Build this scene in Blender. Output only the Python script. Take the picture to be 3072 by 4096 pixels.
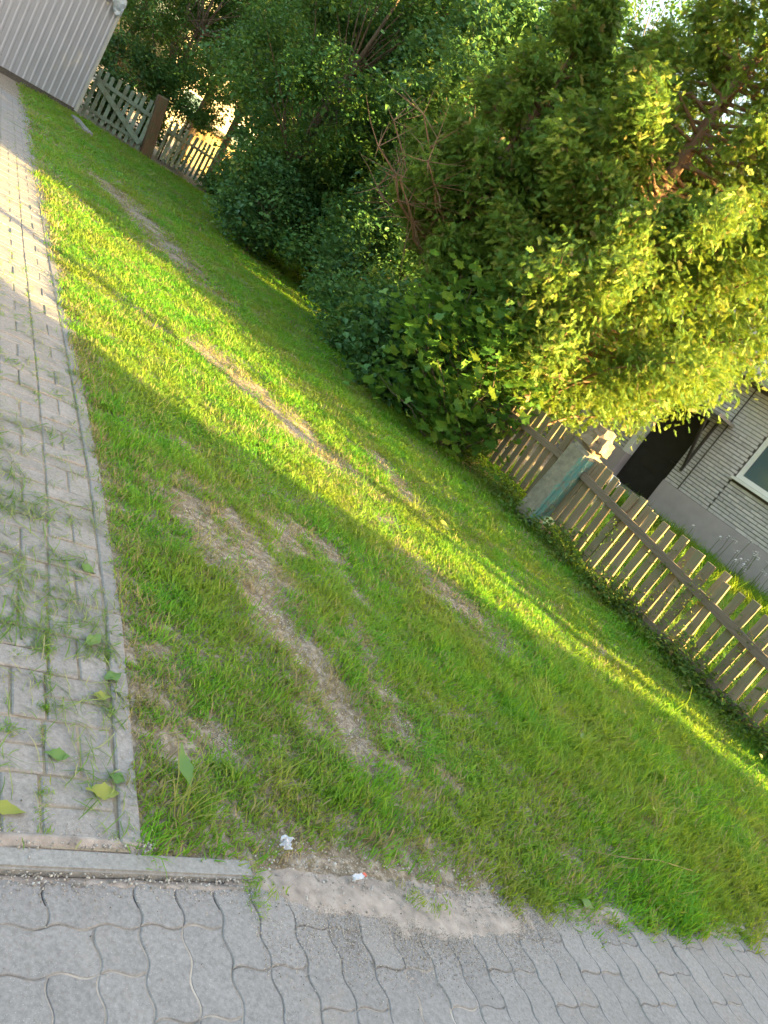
import bpy, bmesh, math, random
import numpy as np
from mathutils import Vector, Matrix, Euler

random.seed(7)
rng = np.random.default_rng(11)
scene = bpy.context.scene
for o in list(bpy.data.objects):
    bpy.data.objects.remove(o)

# ------------------------------------------------------------------ camera
PITCH, ROLL, EYE = math.radians(16), math.radians(34), 1.6
cam_data = bpy.data.cameras.new('camera')
cam_data.sensor_fit = 'VERTICAL'
cam_data.sensor_height = 24.0
cam_data.lens = 24.0 * 3076 / 4096
cam_data.clip_start = 0.05
cam_data.clip_end = 1000
cam = bpy.data.objects.new('camera', cam_data)
scene.collection.objects.link(cam)
fwd = Vector((0, math.cos(PITCH), -math.sin(PITCH)))
right = Vector((1, 0, 0))
up = right.cross(fwd)
cx = right * math.cos(ROLL) + up * math.sin(ROLL)
cy = -right * math.sin(ROLL) + up * math.cos(ROLL)
m = Matrix((cx, cy, -fwd)).transposed().to_4x4()
m.translation = Vector((0, 0, EYE))
cam.matrix_world = m
scene.camera = cam

# ------------------------------------------------------------------ sky, sun, exposure
SUN_EL = math.radians(10.6)
SUN_AZ = math.atan2(0.985, -0.175)           # from +Y towards +X
world = bpy.data.worlds.new('World')
scene.world = world
world.use_nodes = True
wn = world.node_tree
wn.nodes.clear()
w_out = wn.nodes.new('ShaderNodeOutputWorld')
w_bg = wn.nodes.new('ShaderNodeBackground')
w_sky = wn.nodes.new('ShaderNodeTexSky')
w_sky.sky_type = 'NISHITA'
w_sky.sun_disc = False
w_sky.sun_elevation = SUN_EL
w_sky.sun_rotation = SUN_AZ
w_sky.air_density = 1.35
w_sky.dust_density = 6.0
w_sky.ozone_density = 0.7
w_bg.inputs['Strength'].default_value = 0.12
wn.links.new(w_sky.outputs[0], w_bg.inputs[0])
wn.links.new(w_bg.outputs[0], w_out.inputs[0])

sun_data = bpy.data.lights.new('sun', 'SUN')
sun_data.energy = 5.0
sun_data.angle = math.radians(0.5)
sun_data.color = (1.0, 0.71, 0.25)
sun = bpy.data.objects.new('sun', sun_data)
scene.collection.objects.link(sun)
sdir = Vector((math.sin(SUN_AZ) * math.cos(SUN_EL), math.cos(SUN_AZ) * math.cos(SUN_EL), math.sin(SUN_EL)))
sun.rotation_euler = sdir.to_track_quat('Z', 'Y').to_euler()
sun.location = sdir * 40

scene.view_settings.view_transform = 'Standard'
scene.view_settings.look = 'None'
scene.view_settings.gamma = 1.0
scene.view_settings.use_curve_mapping = False
scene.view_settings.exposure = 3.18
scene.cycles.max_bounces = 6
scene.cycles.diffuse_bounces = 3
scene.cycles.glossy_bounces = 2
scene.cycles.transmission_bounces = 3
scene.cycles.transparent_max_bounces = 4

# ------------------------------------------------------------------ frame of the lane: n across, u along the footpath
CA, SA = math.cos(math.radians(37)), math.sin(math.radians(37))


def W(n, u, z=0.0):
    return (n * CA - u * SA, n * SA + u * CA, z)


def NU(x, y):
    return (x * CA + y * SA, -x * SA + y * CA)


PATH_ROT = math.radians(37)                    # local x = n, local y = u


def path_shift(u):                             # the footpath is not quite straight
    return float(np.interp(u, [0, 1.3, 1.62, 2.3, 3.1, 4.5, 7.3, 18.2, 20],
                           [-.07, -.065, -.04, 0.0, .025, .02, -.013, -.05, -.05]))


def road_edge(n):                              # u where the road ends
    return 1.262 - 0.052 * min(max(0.0, n - 1.3), 4.5)


def wob(x, y, s=1.0, k=0.0):
    return (math.sin(x * 1.7 * s + 1.3 + k) * math.cos(y * 2.1 * s - .4 + k) + .5 * math.sin(x * 4.3 * s - y * 3.1 * s + k)
            + .35 * math.cos(x * 7.9 * s + y * 6.7 * s + 2.0 * k)) / 1.85


def lawn_z(n, u):
    x, y, _ = W(n, u)
    z = .012 * wob(x, y, 2.0) + .006 * wob(x, y, 6.0, 1.0) + .004
    k = min(1.0, max(0.0, (u - road_edge(n) - .04) / .35))
    z = z * k + (1 - k) * (-.016)
    if n - 1.02 - path_shift(u) < .12:
        z = min(z, .002)
    return z


# ------------------------------------------------------------------ helpers
def link(o, parent=None):
    scene.collection.objects.link(o)
    if parent is not None:
        o.parent = parent
    return o


def tag(o, label=None, cat=None, group=None, kind=None):
    if label:
        o['label'] = label
    if cat:
        o['category'] = cat
    if group:
        o['group'] = group
    if kind:
        o['kind'] = kind
    return o


def empty(name, loc, rz=0.0):
    o = bpy.data.objects.new(name, None)
    o.location = loc
    o.rotation_euler = (0, 0, rz)
    o.empty_display_size = .2
    return link(o)


class MB:
    def __init__(self):
        self.v, self.f = [], []

    def add(self, verts, faces):
        b = len(self.v)
        self.v.extend([tuple(p) for p in verts])
        self.f.extend([tuple(i + b for i in f) for f in faces])
        return self

    def box(self, x0, x1, y0, y1, z0, z1, mat=None):
        vs = [Vector((x, y, z)) for z in (z0, z1) for x, y in ((x0, y0), (x1, y0), (x1, y1), (x0, y1))]
        if mat is not None:
            vs = [mat @ p for p in vs]
        return self.add(vs, [(3, 2, 1, 0), (4, 5, 6, 7), (0, 1, 5, 4), (1, 2, 6, 5), (2, 3, 7, 6), (3, 0, 4, 7)])

    def bar(self, p, q, w, h, upv=(0, 0, 1)):
        p, q = Vector(p), Vector(q)
        d = (q - p)
        L = d.length
        d.normalize()
        s = d.cross(Vector(upv)).normalized()
        t = s.cross(d)
        M = Matrix((d, s, t)).transposed().to_4x4()
        M.translation = p
        return self.box(0, L, -w / 2, w / 2, -h / 2, h / 2, M)

    def tube(self, pts, radii, seg=7, cap=True):
        pts = [Vector(p) for p in pts]
        b = len(self.v)
        n = len(pts)
        prev = None
        for i, p in enumerate(pts):
            d = (pts[min(i + 1, n - 1)] - pts[max(i - 1, 0)]).normalized()
            ref = Vector((0, 0, 1)) if abs(d.z) < .9 else Vector((1, 0, 0))
            a = d.cross(ref).normalized() if prev is None else (prev - d * prev.dot(d)).normalized()
            prev = a
            c = d.cross(a)
            for k in range(seg):
                t = 2 * math.pi * k / seg
                self.v.append(tuple(p + (a * math.cos(t) + c * math.sin(t)) * radii[i]))
        for i in range(n - 1):
            for k in range(seg):
                k2 = (k + 1) % seg
                self.f.append((b + i * seg + k, b + i * seg + k2, b + (i + 1) * seg + k2, b + (i + 1) * seg + k))
        if cap:
            self.f.append(tuple(b + k for k in reversed(range(seg))))
            self.f.append(tuple(b + (n - 1) * seg + k for k in range(seg)))
        return self

    def mesh(self, name, mat=None, smooth=False):
        me = bpy.data.meshes.new(name)
        me.from_pydata(self.v, [], self.f)
        if mat is not None:
            me.materials.append(mat)
        if smooth:
            me.polygons.foreach_set('use_smooth', [True] * len(me.polygons))
        me.update()
        return me

    def build(self, name, mat, parent=None, smooth=False):
        return link(bpy.data.objects.new(name, self.mesh(name, mat, smooth)), parent)


def bevel_mesh(me, width, seg=1):
    bm = bmesh.new()
    bm.from_mesh(me)
    bmesh.ops.bevel(bm, geom=list(bm.edges), offset=width, segments=seg, affect='EDGES', clamp_overlap=True)
    bm.to_mesh(me)
    bm.free()
    return me


def rough_mesh(me, amp, scale, cuts=0):
    bm = bmesh.new()
    bm.from_mesh(me)
    if cuts:
        bmesh.ops.subdivide_edges(bm, edges=list(bm.edges), cuts=cuts, use_grid_fill=True)
    for v in bm.verts:
        x, y, z = v.co * scale
        v.co += Vector((math.sin(y * 3.1 + z * 2.3 + 1), math.sin(z * 2.7 + x * 3.3 + 2), math.sin(x * 2.9 + y * 3.7))) * amp * (
            .6 + .4 * math.sin(x * 5.1 + y * 4.7 + z * 6.3))
    bm.to_mesh(me)
    bm.free()
    return me


# ------------------------------------------------------------------ materials
def mat_new(name):
    mt = bpy.data.materials.new(name)
    mt.use_nodes = True
    nt = mt.node_tree
    return mt, nt, nt.nodes['Principled BSDF']


def ramp(nt, fac, stops):
    r = nt.nodes.new('ShaderNodeValToRGB')
    el = r.color_ramp.elements
    el[0].position, el[0].color = stops[0][0], (*stops[0][1], 1)
    el[1].position, el[1].color = stops[-1][0], (*stops[-1][1], 1)
    for p, c in stops[1:-1]:
        e = el.new(p)
        e.color = (*c, 1)
    nt.links.new(fac, r.inputs[0])
    return r.outputs[0]


def noise(nt, scale, detail=4.0, rough=.6, coord='Object', dist=0.0, vec=None):
    n = nt.nodes.new('ShaderNodeTexNoise')
    n.inputs['Scale'].default_value = scale
    n.inputs['Detail'].default_value = detail
    n.inputs['Roughness'].default_value = rough
    n.inputs['Distortion'].default_value = dist
    if vec is None:
        if coord == 'World':
            g = nt.nodes.new('ShaderNodeNewGeometry')
            vec = g.outputs['Position']
        else:
            c = nt.nodes.new('ShaderNodeTexCoord')
            vec = c.outputs[coord]
    nt.links.new(vec, n.inputs['Vector'])
    return n.outputs['Fac']


def mix(nt, fac, a, b, mode='MIX'):
    x = nt.nodes.new('ShaderNodeMix')
    x.data_type = 'RGBA'
    x.blend_type = mode
    for sock, val in ((x.inputs[0], fac), (x.inputs[6], a), (x.inputs[7], b)):
        if isinstance(val, (int, float)):
            sock.default_value = val
        elif isinstance(val, tuple):
            sock.default_value = (*val, 1)
        else:
            nt.links.new(val, sock)
    return x.outputs[2]


def math_node(nt, op, a, b=0.0, clamp=False):
    x = nt.nodes.new('ShaderNodeMath')
    x.operation = op
    x.use_clamp = clamp
    for s, v in ((x.inputs[0], a), (x.inputs[1], b)):
        if isinstance(v, (int, float)):
            s.default_value = v
        else:
            nt.links.new(v, s)
    return x.outputs[0]


def bump(nt, bsdf, h, strength=.3, dist=.01):
    b = nt.nodes.new('ShaderNodeBump')
    b.inputs['Strength'].default_value = strength
    b.inputs['Distance'].default_value = dist
    nt.links.new(h, b.inputs['Height'])
    nt.links.new(b.outputs[0], bsdf.inputs['Normal'])


def obj_random(nt):
    return nt.nodes.new('ShaderNodeObjectInfo').outputs['Random']


def simple(name, c, rough=.8, var=.25, scale=8.0, bmp=.2, bscale=60.0, metallic=0.0, coord='Object', rnd=0.0):
    mt, nt, b = mat_new(name)
    f = noise(nt, scale, 5, .6, coord)
    lo = tuple(v * (1 - var) for v in c)
    hi = tuple(min(1, v * (1 + var)) for v in c)
    col = ramp(nt, f, [(.3, lo), (.7, hi)])
    if rnd:
        r = obj_random(nt)
        col = mix(nt, 1.0, col, ramp(nt, r, [(0, (1 - rnd,) * 3), (1, (1 + rnd,) * 3)]), 'MULTIPLY')
    nt.links.new(col, b.inputs['Base Color'])
    b.inputs['Roughness'].default_value = rough
    b.inputs['Metallic'].default_value = metallic
    if bmp:
        bump(nt, b, noise(nt, bscale, 4, .6, coord), bmp, .004)
    return mt


def leaf_mat(name, stops, trans=.35, tcol=(.30, .36, .03), rough=.55, patch=None, pscale=.8):
    mt, nt, b = mat_new(name)
    r = obj_random(nt)
    col = ramp(nt, r, stops)
    if patch:
        pf = noise(nt, pscale, 4, .6, 'World')
        col = mix(nt, ramp(nt, pf, [(.42, (0, 0, 0)), (.62, (1, 1, 1))]), col, mix(nt, .65, col, patch))
    nt.links.new(col, b.inputs['Base Color'])
    b.inputs['Roughness'].default_value = rough
    b.inputs['Specular IOR Level'].default_value = .3
    t = nt.nodes.new('ShaderNodeBsdfTranslucent')
    tc = mix(nt, .5, col, tcol)
    nt.links.new(tc, t.inputs['Color'])
    ms = nt.nodes.new('ShaderNodeMixShader')
    ms.inputs[0].default_value = trans
    nt.links.new(b.outputs[0], ms.inputs[1])
    nt.links.new(t.outputs[0], ms.inputs[2])
    nt.links.new(ms.outputs[0], nt.nodes['Material Output'].inputs['Surface'])
    return mt


M = {}
# soil of the ground
mt, nt, b = mat_new('soil')
f1 = noise(nt, 1.3, 5, .6, 'World')
f2 = noise(nt, 26, 6, .7, 'World')
c1 = ramp(nt, f1, [(.3, (.14, .11, .072)), (.7, (.23, .18, .13))])
c2 = mix(nt, ramp(nt, f2, [(.45, (0, 0, 0)), (.62, (1, 1, 1))]), c1, (.38, .32, .26))
vor = nt.nodes.new('ShaderNodeTexVoronoi')
vor.inputs['Scale'].default_value = 95
g = nt.nodes.new('ShaderNodeNewGeometry')
nt.links.new(g.outputs['Position'], vor.inputs['Vector'])
c3 = mix(nt, ramp(nt, vor.outputs['Distance'], [(.12, (.5, .5, .5)), (.3, (0, 0, 0))]), c2, (.42, .38, .34))
nt.links.new(c3, b.inputs['Base Color'])
b.inputs['Roughness'].default_value = .95
bump(nt, b, f2, .6, .02)
M['soil'] = mt

M['sand'] = simple('sand', (.32, .272, .243), .95, .35, 22, .7, 220, coord='Object')
M['joint'] = simple('joint_dirt', (.26, .215, .16), .95, .45, 9, .6, 160)
M['joint_sand'] = simple('joint_sand', (.33, .285, .245), .95, .7, 5, .6, 160)


def concrete(name, c, rnd=.06, speck=.6, sc=240, warm=(.36, .30, .25)):
    mt, nt, b = mat_new(name)
    f = noise(nt, 7, 6, .65, 'World')
    col = ramp(nt, f, [(.25, tuple(v * .90 for v in c)), (.75, tuple(v * 1.08 for v in c))])
    fg = noise(nt, 75, 4, .75, 'World')
    col = mix(nt, 1.0, col, ramp(nt, fg, [(.3, (.72, .71, .70)), (.7, (1.22, 1.22, 1.22))]), 'MULTIPLY')
    st = noise(nt, 2.2, 5, .7, 'World', .6)
    col = mix(nt, ramp(nt, st, [(.55, (0, 0, 0)), (.78, (.4, .4, .4))]), col, warm)
    g = nt.nodes.new('ShaderNodeNewGeometry')
    v = nt.nodes.new('ShaderNodeTexVoronoi')
    v.inputs['Scale'].default_value = sc
    nt.links.new(g.outputs['Position'], v.inputs['Vector'])
    sp = ramp(nt, v.outputs['Distance'], [(.10, (1, 1, 1)), (.26, (0, 0, 0))])
    gate = ramp(nt, v.outputs['Color'], [(.62, (0, 0, 0)), (.75, (speck, speck, speck))])
    col = mix(nt, math_node(nt, 'MULTIPLY', sp, gate), col, (.62, .60, .57))
    gate2 = ramp(nt, v.outputs['Color'], [(.22, (.5, .5, .5)), (.33, (0, 0, 0))])
    col = mix(nt, math_node(nt, 'MULTIPLY', sp, gate2), col, (.10, .095, .09))
    r = obj_random(nt)
    col = mix(nt, 1.0, col, ramp(nt, r, [(0, (1 - rnd,) * 3), (1, (1 + rnd,) * 3)]), 'MULTIPLY')
    nt.links.new(col, b.inputs['Base Color'])
    b.inputs['Roughness'].default_value = .9
    bump(nt, b, noise(nt, 330, 3, .6, 'World'), .35, .002)
    return mt


M['paver'] = concrete('paver_concrete', (.255, .24, .237))
M['path_brick'] = concrete('path_brick_concrete', (.265, .244, .232), .05)
M['kerb'] = concrete('kerb_concrete', (.265, .255, .248), .05, .4)


def wood(name, c1, c2, moss=None, stretch=(30, 30, 2.5), rnd=.18):
    mt, nt, b = mat_new(name)
    tc = nt.nodes.new('ShaderNodeTexCoord')
    mp = nt.nodes.new('ShaderNodeMapping')
    mp.inputs['Scale'].default_value = stretch
    nt.links.new(tc.outputs['Object'], mp.inputs[0])
    f = noise(nt, 1.6, 6, .65, vec=mp.outputs[0], dist=.8)
    col = ramp(nt, f, [(.28, c1), (.72, c2)])
    if moss:
        mf = noise(nt, 5, 5, .6, 'World')
        col = mix(nt, ramp(nt, mf, [(.46, (0, 0, 0)), (.66, (.7, .7, .7))]), col, moss)
    r = obj_random(nt)
    col = mix(nt, 1.0, col, ramp(nt, r, [(0, (1 - rnd,) * 3), (1, (1 + rnd,) * 3)]), 'MULTIPLY')
    nt.links.new(col, b.inputs['Base Color'])
    b.inputs['Roughness'].default_value = .85
    bump(nt, b, f, .5, .004)
    return mt


M['slat'] = wood('weathered_slat', (.12, .09, .055), (.25, .195, .125), (.13, .135, .075))
M['rail'] = wood('weathered_rail', (.10, .075, .055), (.20, .155, .115), None, (2.5, 30, 30))
M['greenwood'] = wood('green_grey_paint', (.13, .19, .15), (.27, .34, .28), (.15, .14, .08))
M['brownpost'] = wood('rotten_post_wood', (.10, .055, .03), (.22, .13, .075), (.10, .11, .05))
M['bark'] = wood('bark', (.07, .05, .036), (.19, .14, .10), None, (16, 16, 3))
M['redbark'] = wood('thuja_bark', (.14, .075, .045), (.30, .18, .115), None, (16, 16, 3))
M['brickpost'] = simple('old_brick_post', (.20, .125, .09), .9, .3, 9, .5, 40)

# painted concrete post: grey green render with old turquoise paint on the low side faces
mt, nt, b = mat_new('painted_concrete_post')
f = noise(nt, 9, 6, .7)
base = ramp(nt, f, [(.3, (.14, .125, .095)), (.7, (.30, .28, .215))])
tc = nt.nodes.new('ShaderNodeTexCoord')
sp = nt.nodes.new('ShaderNodeSeparateXYZ')
nt.links.new(tc.outputs['Object'], sp.inputs[0])
ed = math_node(nt, 'ADD', math_node(nt, 'MULTIPLY', sp.outputs[0], 5.0), math_node(nt, 'MULTIPLY', noise(nt, 6, 5, .7), .9))
lo = math_node(nt, 'LESS_THAN', math_node(nt, 'ADD', sp.outputs[2], math_node(nt, 'MULTIPLY', noise(nt, 4, 3, .6), .16)), 1.05)
tq = math_node(nt, 'MULTIPLY', ramp(nt, ed, [(.88, (0, 0, 0)), (.98, (1, 1, 1))]), lo)
fl_ = ramp(nt, noise(nt, 16, 6, .75), [(.40, (.15, .15, .15)), (.55, (.9, .9, .9))])
col = mix(nt, math_node(nt, 'MULTIPLY', tq, fl_), base, (.11, .26, .235))
nt.links.new(col, b.inputs['Base Color'])
b.inputs['Roughness'].default_value = .9
bump(nt, b, noise(nt, 60, 5, .7), .9, .012)
M['post'] = mt
M['postcap'] = simple('post_cap_concrete', (.22, .17, .115), .9, .25, 9, .9, 60)

M['brick'] = concrete('silicate_brick', (.60, .575, .59), .13, .15, 90, (.36, .30, .26))
M['mortar'] = simple('dark_mortar', (.10, .09, .085), .95, .3, 20, .3, 80)
M['plinth'] = simple('plinth_render', (.42, .37, .40), .9, .10, 3, .3, 120)
M['door'] = simple('dark_door_wood', (.018, .015, .014), .6, .3, 6, .2, 50)
M['white'] = simple('white_plastic', (.80, .80, .79), .45, .06, 3, .0)
M['dark_metal'] = simple('dark_metal', (.05, .043, .04), .6, .3, 12, .1, 90)
M['roof'] = simple('fibre_cement_roof', (.25, .24, .235), .85, .2, 3, .3, 60)
M['plaster'] = simple('white_plaster', (.62, .59, .54), .9, .1, 2, .3, 90)
M['beige'] = simple('beige_plaster', (.44, .38, .31), .9, .1, 1.2, .2, 60)
M['tan'] = simple('tan_boards', (.34, .25, .13), .85, .2, 3, .2, 40)
M['sheet'] = simple('grey_sheet_metal', (.42, .44, .54), .42, .05, 2, .0, metallic=.25)
M['trim'] = simple('pale_metal_trim', (.60, .62, .65), .4, .05, 2, .0, metallic=.3)
M['tin'] = simple('shiny_tin', (.72, .72, .74), .25, .08, 6, .0, metallic=.9)
M['paper'] = simple('white_paper', (.50, .52, .58), .7, .08, 40, .0)
M['redprint'] = simple('red_print', (.55, .12, .08), .6, .1, 40, .0)
mt, nt, b = mat_new('window_glass')
b.inputs['Base Color'].default_value = (.09, .14, .17, 1)
b.inputs['Roughness'].default_value = .12
b.inputs['Metallic'].default_value = .0
b.inputs['Specular IOR Level'].default_value = 1.0
M['glass'] = mt
mt, nt, b = mat_new('plastic_film')
b.inputs['Base Color'].default_value = (.42, .50, .60, 1)
b.inputs['Roughness'].default_value = .3
b.inputs['Transmission Weight'].default_value = .3
M['film'] = mt

GR = [(0, (.065, .25, .018)), (.30, (.105, .35, .025)), (.62, (.165, .42, .032)), (.86, (.25, .43, .045)), (.95, (.30, .31, .09)), (1, (.37, .32, .16))]
M['grass'] = leaf_mat('grass_blade', GR, .50, (.36, .46, .01), .55, (.28, .30, .05), 1.3)
M['clip'] = leaf_mat('cut_grass', [(0, (.07, .16, .03)), (.5, (.14, .25, .05)), (.85, (.24, .31, .10)), (1, (.38, .36, .20))], .25)
M['drygrass'] = leaf_mat('dry_grass', [(0, (.17, .18, .05)), (.5, (.30, .25, .10)), (1, (.36, .29, .17))], .25, (.3, .25, .1))
M['thuja'] = leaf_mat('thuja_spray', [(0, (.085, .20, .04)), (.4, (.15, .27, .045)), (.75, (.23, .33, .055)), (.95, (.31, .34, .075)), (1, (.34, .24, .13))], .30, (.38, .44, .03))
M['thujadark'] = leaf_mat('dark_thuja_spray', [(0, (.08, .19, .035)), (.5, (.13, .25, .04)), (.9, (.19, .29, .045)), (1, (.26, .18, .09))], .35, (.3, .32, .03))
M['leaf'] = leaf_mat('broad_leaf', [(0, (.042, .13, .045)), (.5, (.075, .19, .052)), (.9, (.13, .24, .05)), (1, (.26, .31, .06))], .30, (.22, .32, .03), .5)
M['leafblue'] = leaf_mat('lilac_leaf', [(0, (.045, .125, .055)), (.5, (.072, .18, .06)), (.9, (.11, .22, .058)), (1, (.21, .27, .06))], .28, (.2, .3, .04), .5)
M['maple'] = leaf_mat('maple_leaf', [(0, (.045, .135, .03)), (.5, (.075, .195, .036)), (.9, (.13, .25, .04)), (1, (.25, .32, .06))], .32, (.28, .36, .03), .5)
M['weed'] = leaf_mat('weed_leaf', [(0, (.05, .11, .025)), (.6, (.10, .18, .03)), (.9, (.18, .23, .04)), (1, (.32, .2, .08))], .32)
M['fallen'] = leaf_mat('fallen_green_leaf', [(0, (.13, .24, .07)), (.6, (.19, .28, .08)), (1, (.30, .32, .07))], .25)
M['petal'] = leaf_mat('white_petal', [(0, (.7, .68, .72)), (1, (.8, .78, .8))], .3, (.7, .7, .7))


# ------------------------------------------------------------------ instance scatter (geometry nodes) for uncountable foliage
SRC = {}


def src_coll(key, meshes):
    c = bpy.data.collections.new('source_' + key)
    for i, me in enumerate(meshes):
        o = bpy.data.objects.new(f'source_{key}_{i:02d}', me)
        c.objects.link(o)
    SRC[key] = (c, len(meshes))


def scatter(name, pts, rots, scl, key, parent=None, idx=None):
    coll, k = SRC[key]
    pts = np.asarray(pts, np.float32)
    n = len(pts)
    me = bpy.data.meshes.new(name)
    me.vertices.add(n)
    me.vertices.foreach_set('co', pts.ravel())
    a = me.attributes.new('rot', 'FLOAT_VECTOR', 'POINT')
    a.data.foreach_set('vector', np.asarray(rots, np.float32).ravel())
    a = me.attributes.new('scl', 'FLOAT_VECTOR', 'POINT')
    scl = np.asarray(scl, np.float32)
    if scl.ndim == 1:
        scl = np.repeat(scl[:, None], 3, 1)
    a.data.foreach_set('vector', scl.ravel())
    a = me.attributes.new('idx', 'INT', 'POINT')
    a.data.foreach_set('value', (rng.integers(0, k, n) if idx is None else np.asarray(idx)).astype(np.int32))
    me.update()
    o = link(bpy.data.objects.new(name, me), parent)
    gkey = 'scatter_' + key
    ng = bpy.data.node_groups.get(gkey)
    if ng is None:
        ng = bpy.data.node_groups.new(gkey, 'GeometryNodeTree')
        ng.interface.new_socket('Geometry', in_out='INPUT', socket_type='NodeSocketGeometry')
        ng.interface.new_socket('Geometry', in_out='OUTPUT', socket_type='NodeSocketGeometry')
        gi, go = ng.nodes.new('NodeGroupInput'), ng.nodes.new('NodeGroupOutput')
        ip = ng.nodes.new('GeometryNodeInstanceOnPoints')
        ci = ng.nodes.new('GeometryNodeCollectionInfo')
        ci.inputs['Collection'].default_value = coll
        ci.inputs['Separate Children'].default_value = True
        ci.inputs['Reset Children'].default_value = True

        def named(nm, dt):
            q = ng.nodes.new('GeometryNodeInputNamedAttribute')
            q.data_type = dt
            q.inputs['Name'].default_value = nm
            return q.outputs['Attribute']
        e2r = ng.nodes.new('FunctionNodeEulerToRotation')
        L = ng.links.new
        L(gi.outputs[0], ip.inputs['Points'])
        L(ci.outputs[0], ip.inputs['Instance'])
        ip.inputs['Pick Instance'].default_value = True
        L(named('idx', 'INT'), ip.inputs['Instance Index'])
        L(named('rot', 'FLOAT_VECTOR'), e2r.inputs[0])
        L(e2r.outputs[0], ip.inputs['Rotation'])
        L(named('scl', 'FLOAT_VECTOR'), ip.inputs['Scale'])
        L(ip.outputs[0], go.inputs[0])
    md = o.modifiers.new('scatter', 'NODES')
    md.node_group = ng
    return o


# --- source meshes
def blade(mb, x, y, h, w, az, lean, curl):
    dx, dy = math.cos(az), math.sin(az)
    sx, sy = -dy, dx
    pts = []
    for t in (0, .45, .8, 1.0):
        r = lean * h * t + curl * h * t * t
        pts.append((x + dx * r, y + dy * r, h * t * (1 - .35 * curl * t)))
    ws = (w * .8, w, w * .65, 0)
    v = []
    for p, q in zip(pts[:3], ws[:3]):
        v += [(p[0] - sx * q / 2, p[1] - sy * q / 2, p[2]), (p[0] + sx * q / 2, p[1] + sy * q / 2, p[2])]
    v.append(pts[3])
    mb.add(v, [(0, 1, 3, 2), (2, 3, 5, 4), (4, 5, 6)])


def tuft(nb, rad, h0, h1, w, mat, name, lean=.45):
    mb = MB()
    for _ in range(nb):
        r, a = rad * math.sqrt(random.random()), random.uniform(0, 6.283)
        blade(mb, r * math.cos(a), r * math.sin(a), random.uniform(h0, h1), w * random.uniform(.7, 1.2),
              random.uniform(0, 6.283), random.uniform(.05, lean), random.uniform(.1, .7))
    return mb.mesh(name, mat)


src_coll('grass', [tuft(20, .05, .014, .042, .0040, M['grass'], 'tuft') for _ in range(7)] +
         [tuft(14, .045, .015, .045, .0030, M['drygrass'], 'dry_tuft') for _ in range(2)])
src_coll('longgrass', [tuft(16, .05, .06, .17, .0045, M['grass'], 'long_tuft', .7) for _ in range(5)])


def clipping(L, w, mat):
    mb = MB()
    c = random.uniform(-.09, .09)
    v = []
    for t in (0, .33, .66, 1.0):
        x = (t - .5) * L
        y = c * L * (t - .5) ** 2 * 4
        ww = w * (.6 if t in (0, 1) else 1)
        z = .003 + .006 * math.sin(t * 3.1) * random.random()
        v += [(x, y - ww / 2, z), (x, y + ww / 2, z + .001)]
    mb.add(v, [(0, 2, 3, 1), (2, 4, 5, 3), (4, 6, 7, 5)])
    return mb.mesh('clipping', mat)


src_coll('clip', [clipping(random.uniform(.03, .11), random.uniform(.0022, .004), M['clip']) for _ in range(9)])


def thuja_spray(mat):
    """flat fan of scale foliage, root at origin, tip along +x"""
    mb = MB()
    L = 1.0

    def strip(p, a, l, w, z):
        q = (p[0] + math.cos(a) * l, p[1] + math.sin(a) * l)
        s = (-math.sin(a) * w / 2, math.cos(a) * w / 2)
        mdp = ((p[0] * .45 + q[0] * .55), (p[1] * .45 + q[1] * .55))
        mb.add([(p[0], p[1], z), (mdp[0] + s[0], mdp[1] + s[1], z + .02), (q[0], q[1], z - .04), (mdp[0] - s[0], mdp[1] - s[1], z - .02)],
               [(0, 1, 2, 3)])
    strip((0, 0), 0, L, .09, 0)
    for i in range(7):
        t = .08 + i * .125
        for sgn in (-1, 1):
            a = sgn * random.uniform(.45, .75)
            l = (.42 - .30 * t) * random.uniform(.75, 1.2)
            strip((t, 0), a, l, .075, random.uniform(-.08, .08))
            if l > .2:
                strip((t + math.cos(a) * l * .5, math.sin(a) * l * .5), a - sgn * .5, l * .5, .068, random.uniform(-.08, .08))
    return mb.mesh('spray', mat)


src_coll('thuja', [thuja_spray(M['thuja']) for _ in range(6)])
src_coll('thujadark', [thuja_spray(M['thujadark']) for _ in range(5)])


def leaf_shape(mb, base, d, nrm, L, Wd, fold=.25):
    """oval leaf, folded along its midrib"""
    d, nrm = Vector(d).normalized(), Vector(nrm)
    s = d.cross(nrm).normalized()
    nrm = s.cross(d).normalized()
    b_ = Vector(base)
    pts = [b_, b_ + d * L * .5 - nrm * L * .03, b_ + d * L - nrm * L * .12]
    l1 = b_ + d * L * .30 + s * Wd * .5 + nrm * fold * Wd * .5
    l2 = b_ + d * L * .68 + s * Wd * .38 + nrm * fold * Wd * .4
    r1 = b_ + d * L * .30 - s * Wd * .5 + nrm * fold * Wd * .5
    r2 = b_ + d * L * .68 - s * Wd * .38 + nrm * fold * Wd * .4
    mb.add([pts[0], l1, l2, pts[2], pts[1], r2, r1], [(0, 4, 1), (1, 4, 2), (2, 4, 3), (0, 6, 4), (6, 5, 4), (5, 3, 4)])


def rand_dir(zbias=0.0):
    v = Vector(np.array([random.gauss(0, 1), random.gauss(0, 1), random.gauss(0, 1) + zbias]))
    return v.normalized()


def leaf_cluster(nl, spread, L, Wd, mat):
    mb = MB()
    for _ in range(nl):
        o = Vector((random.gauss(0, spread), random.gauss(0, spread), random.gauss(0, spread * .7)))
        az = random.uniform(0, 6.283)
        d = Vector((math.cos(az), math.sin(az), random.uniform(-.7, .25)))
        nr = Vector((random.gauss(0, .45), random.gauss(0, .45), 1))
        k = random.uniform(.65, 1.15)
        leaf_shape(mb, o, d, nr, L * k, Wd * k)
    return mb.mesh('leaf_cluster', mat)


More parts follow.
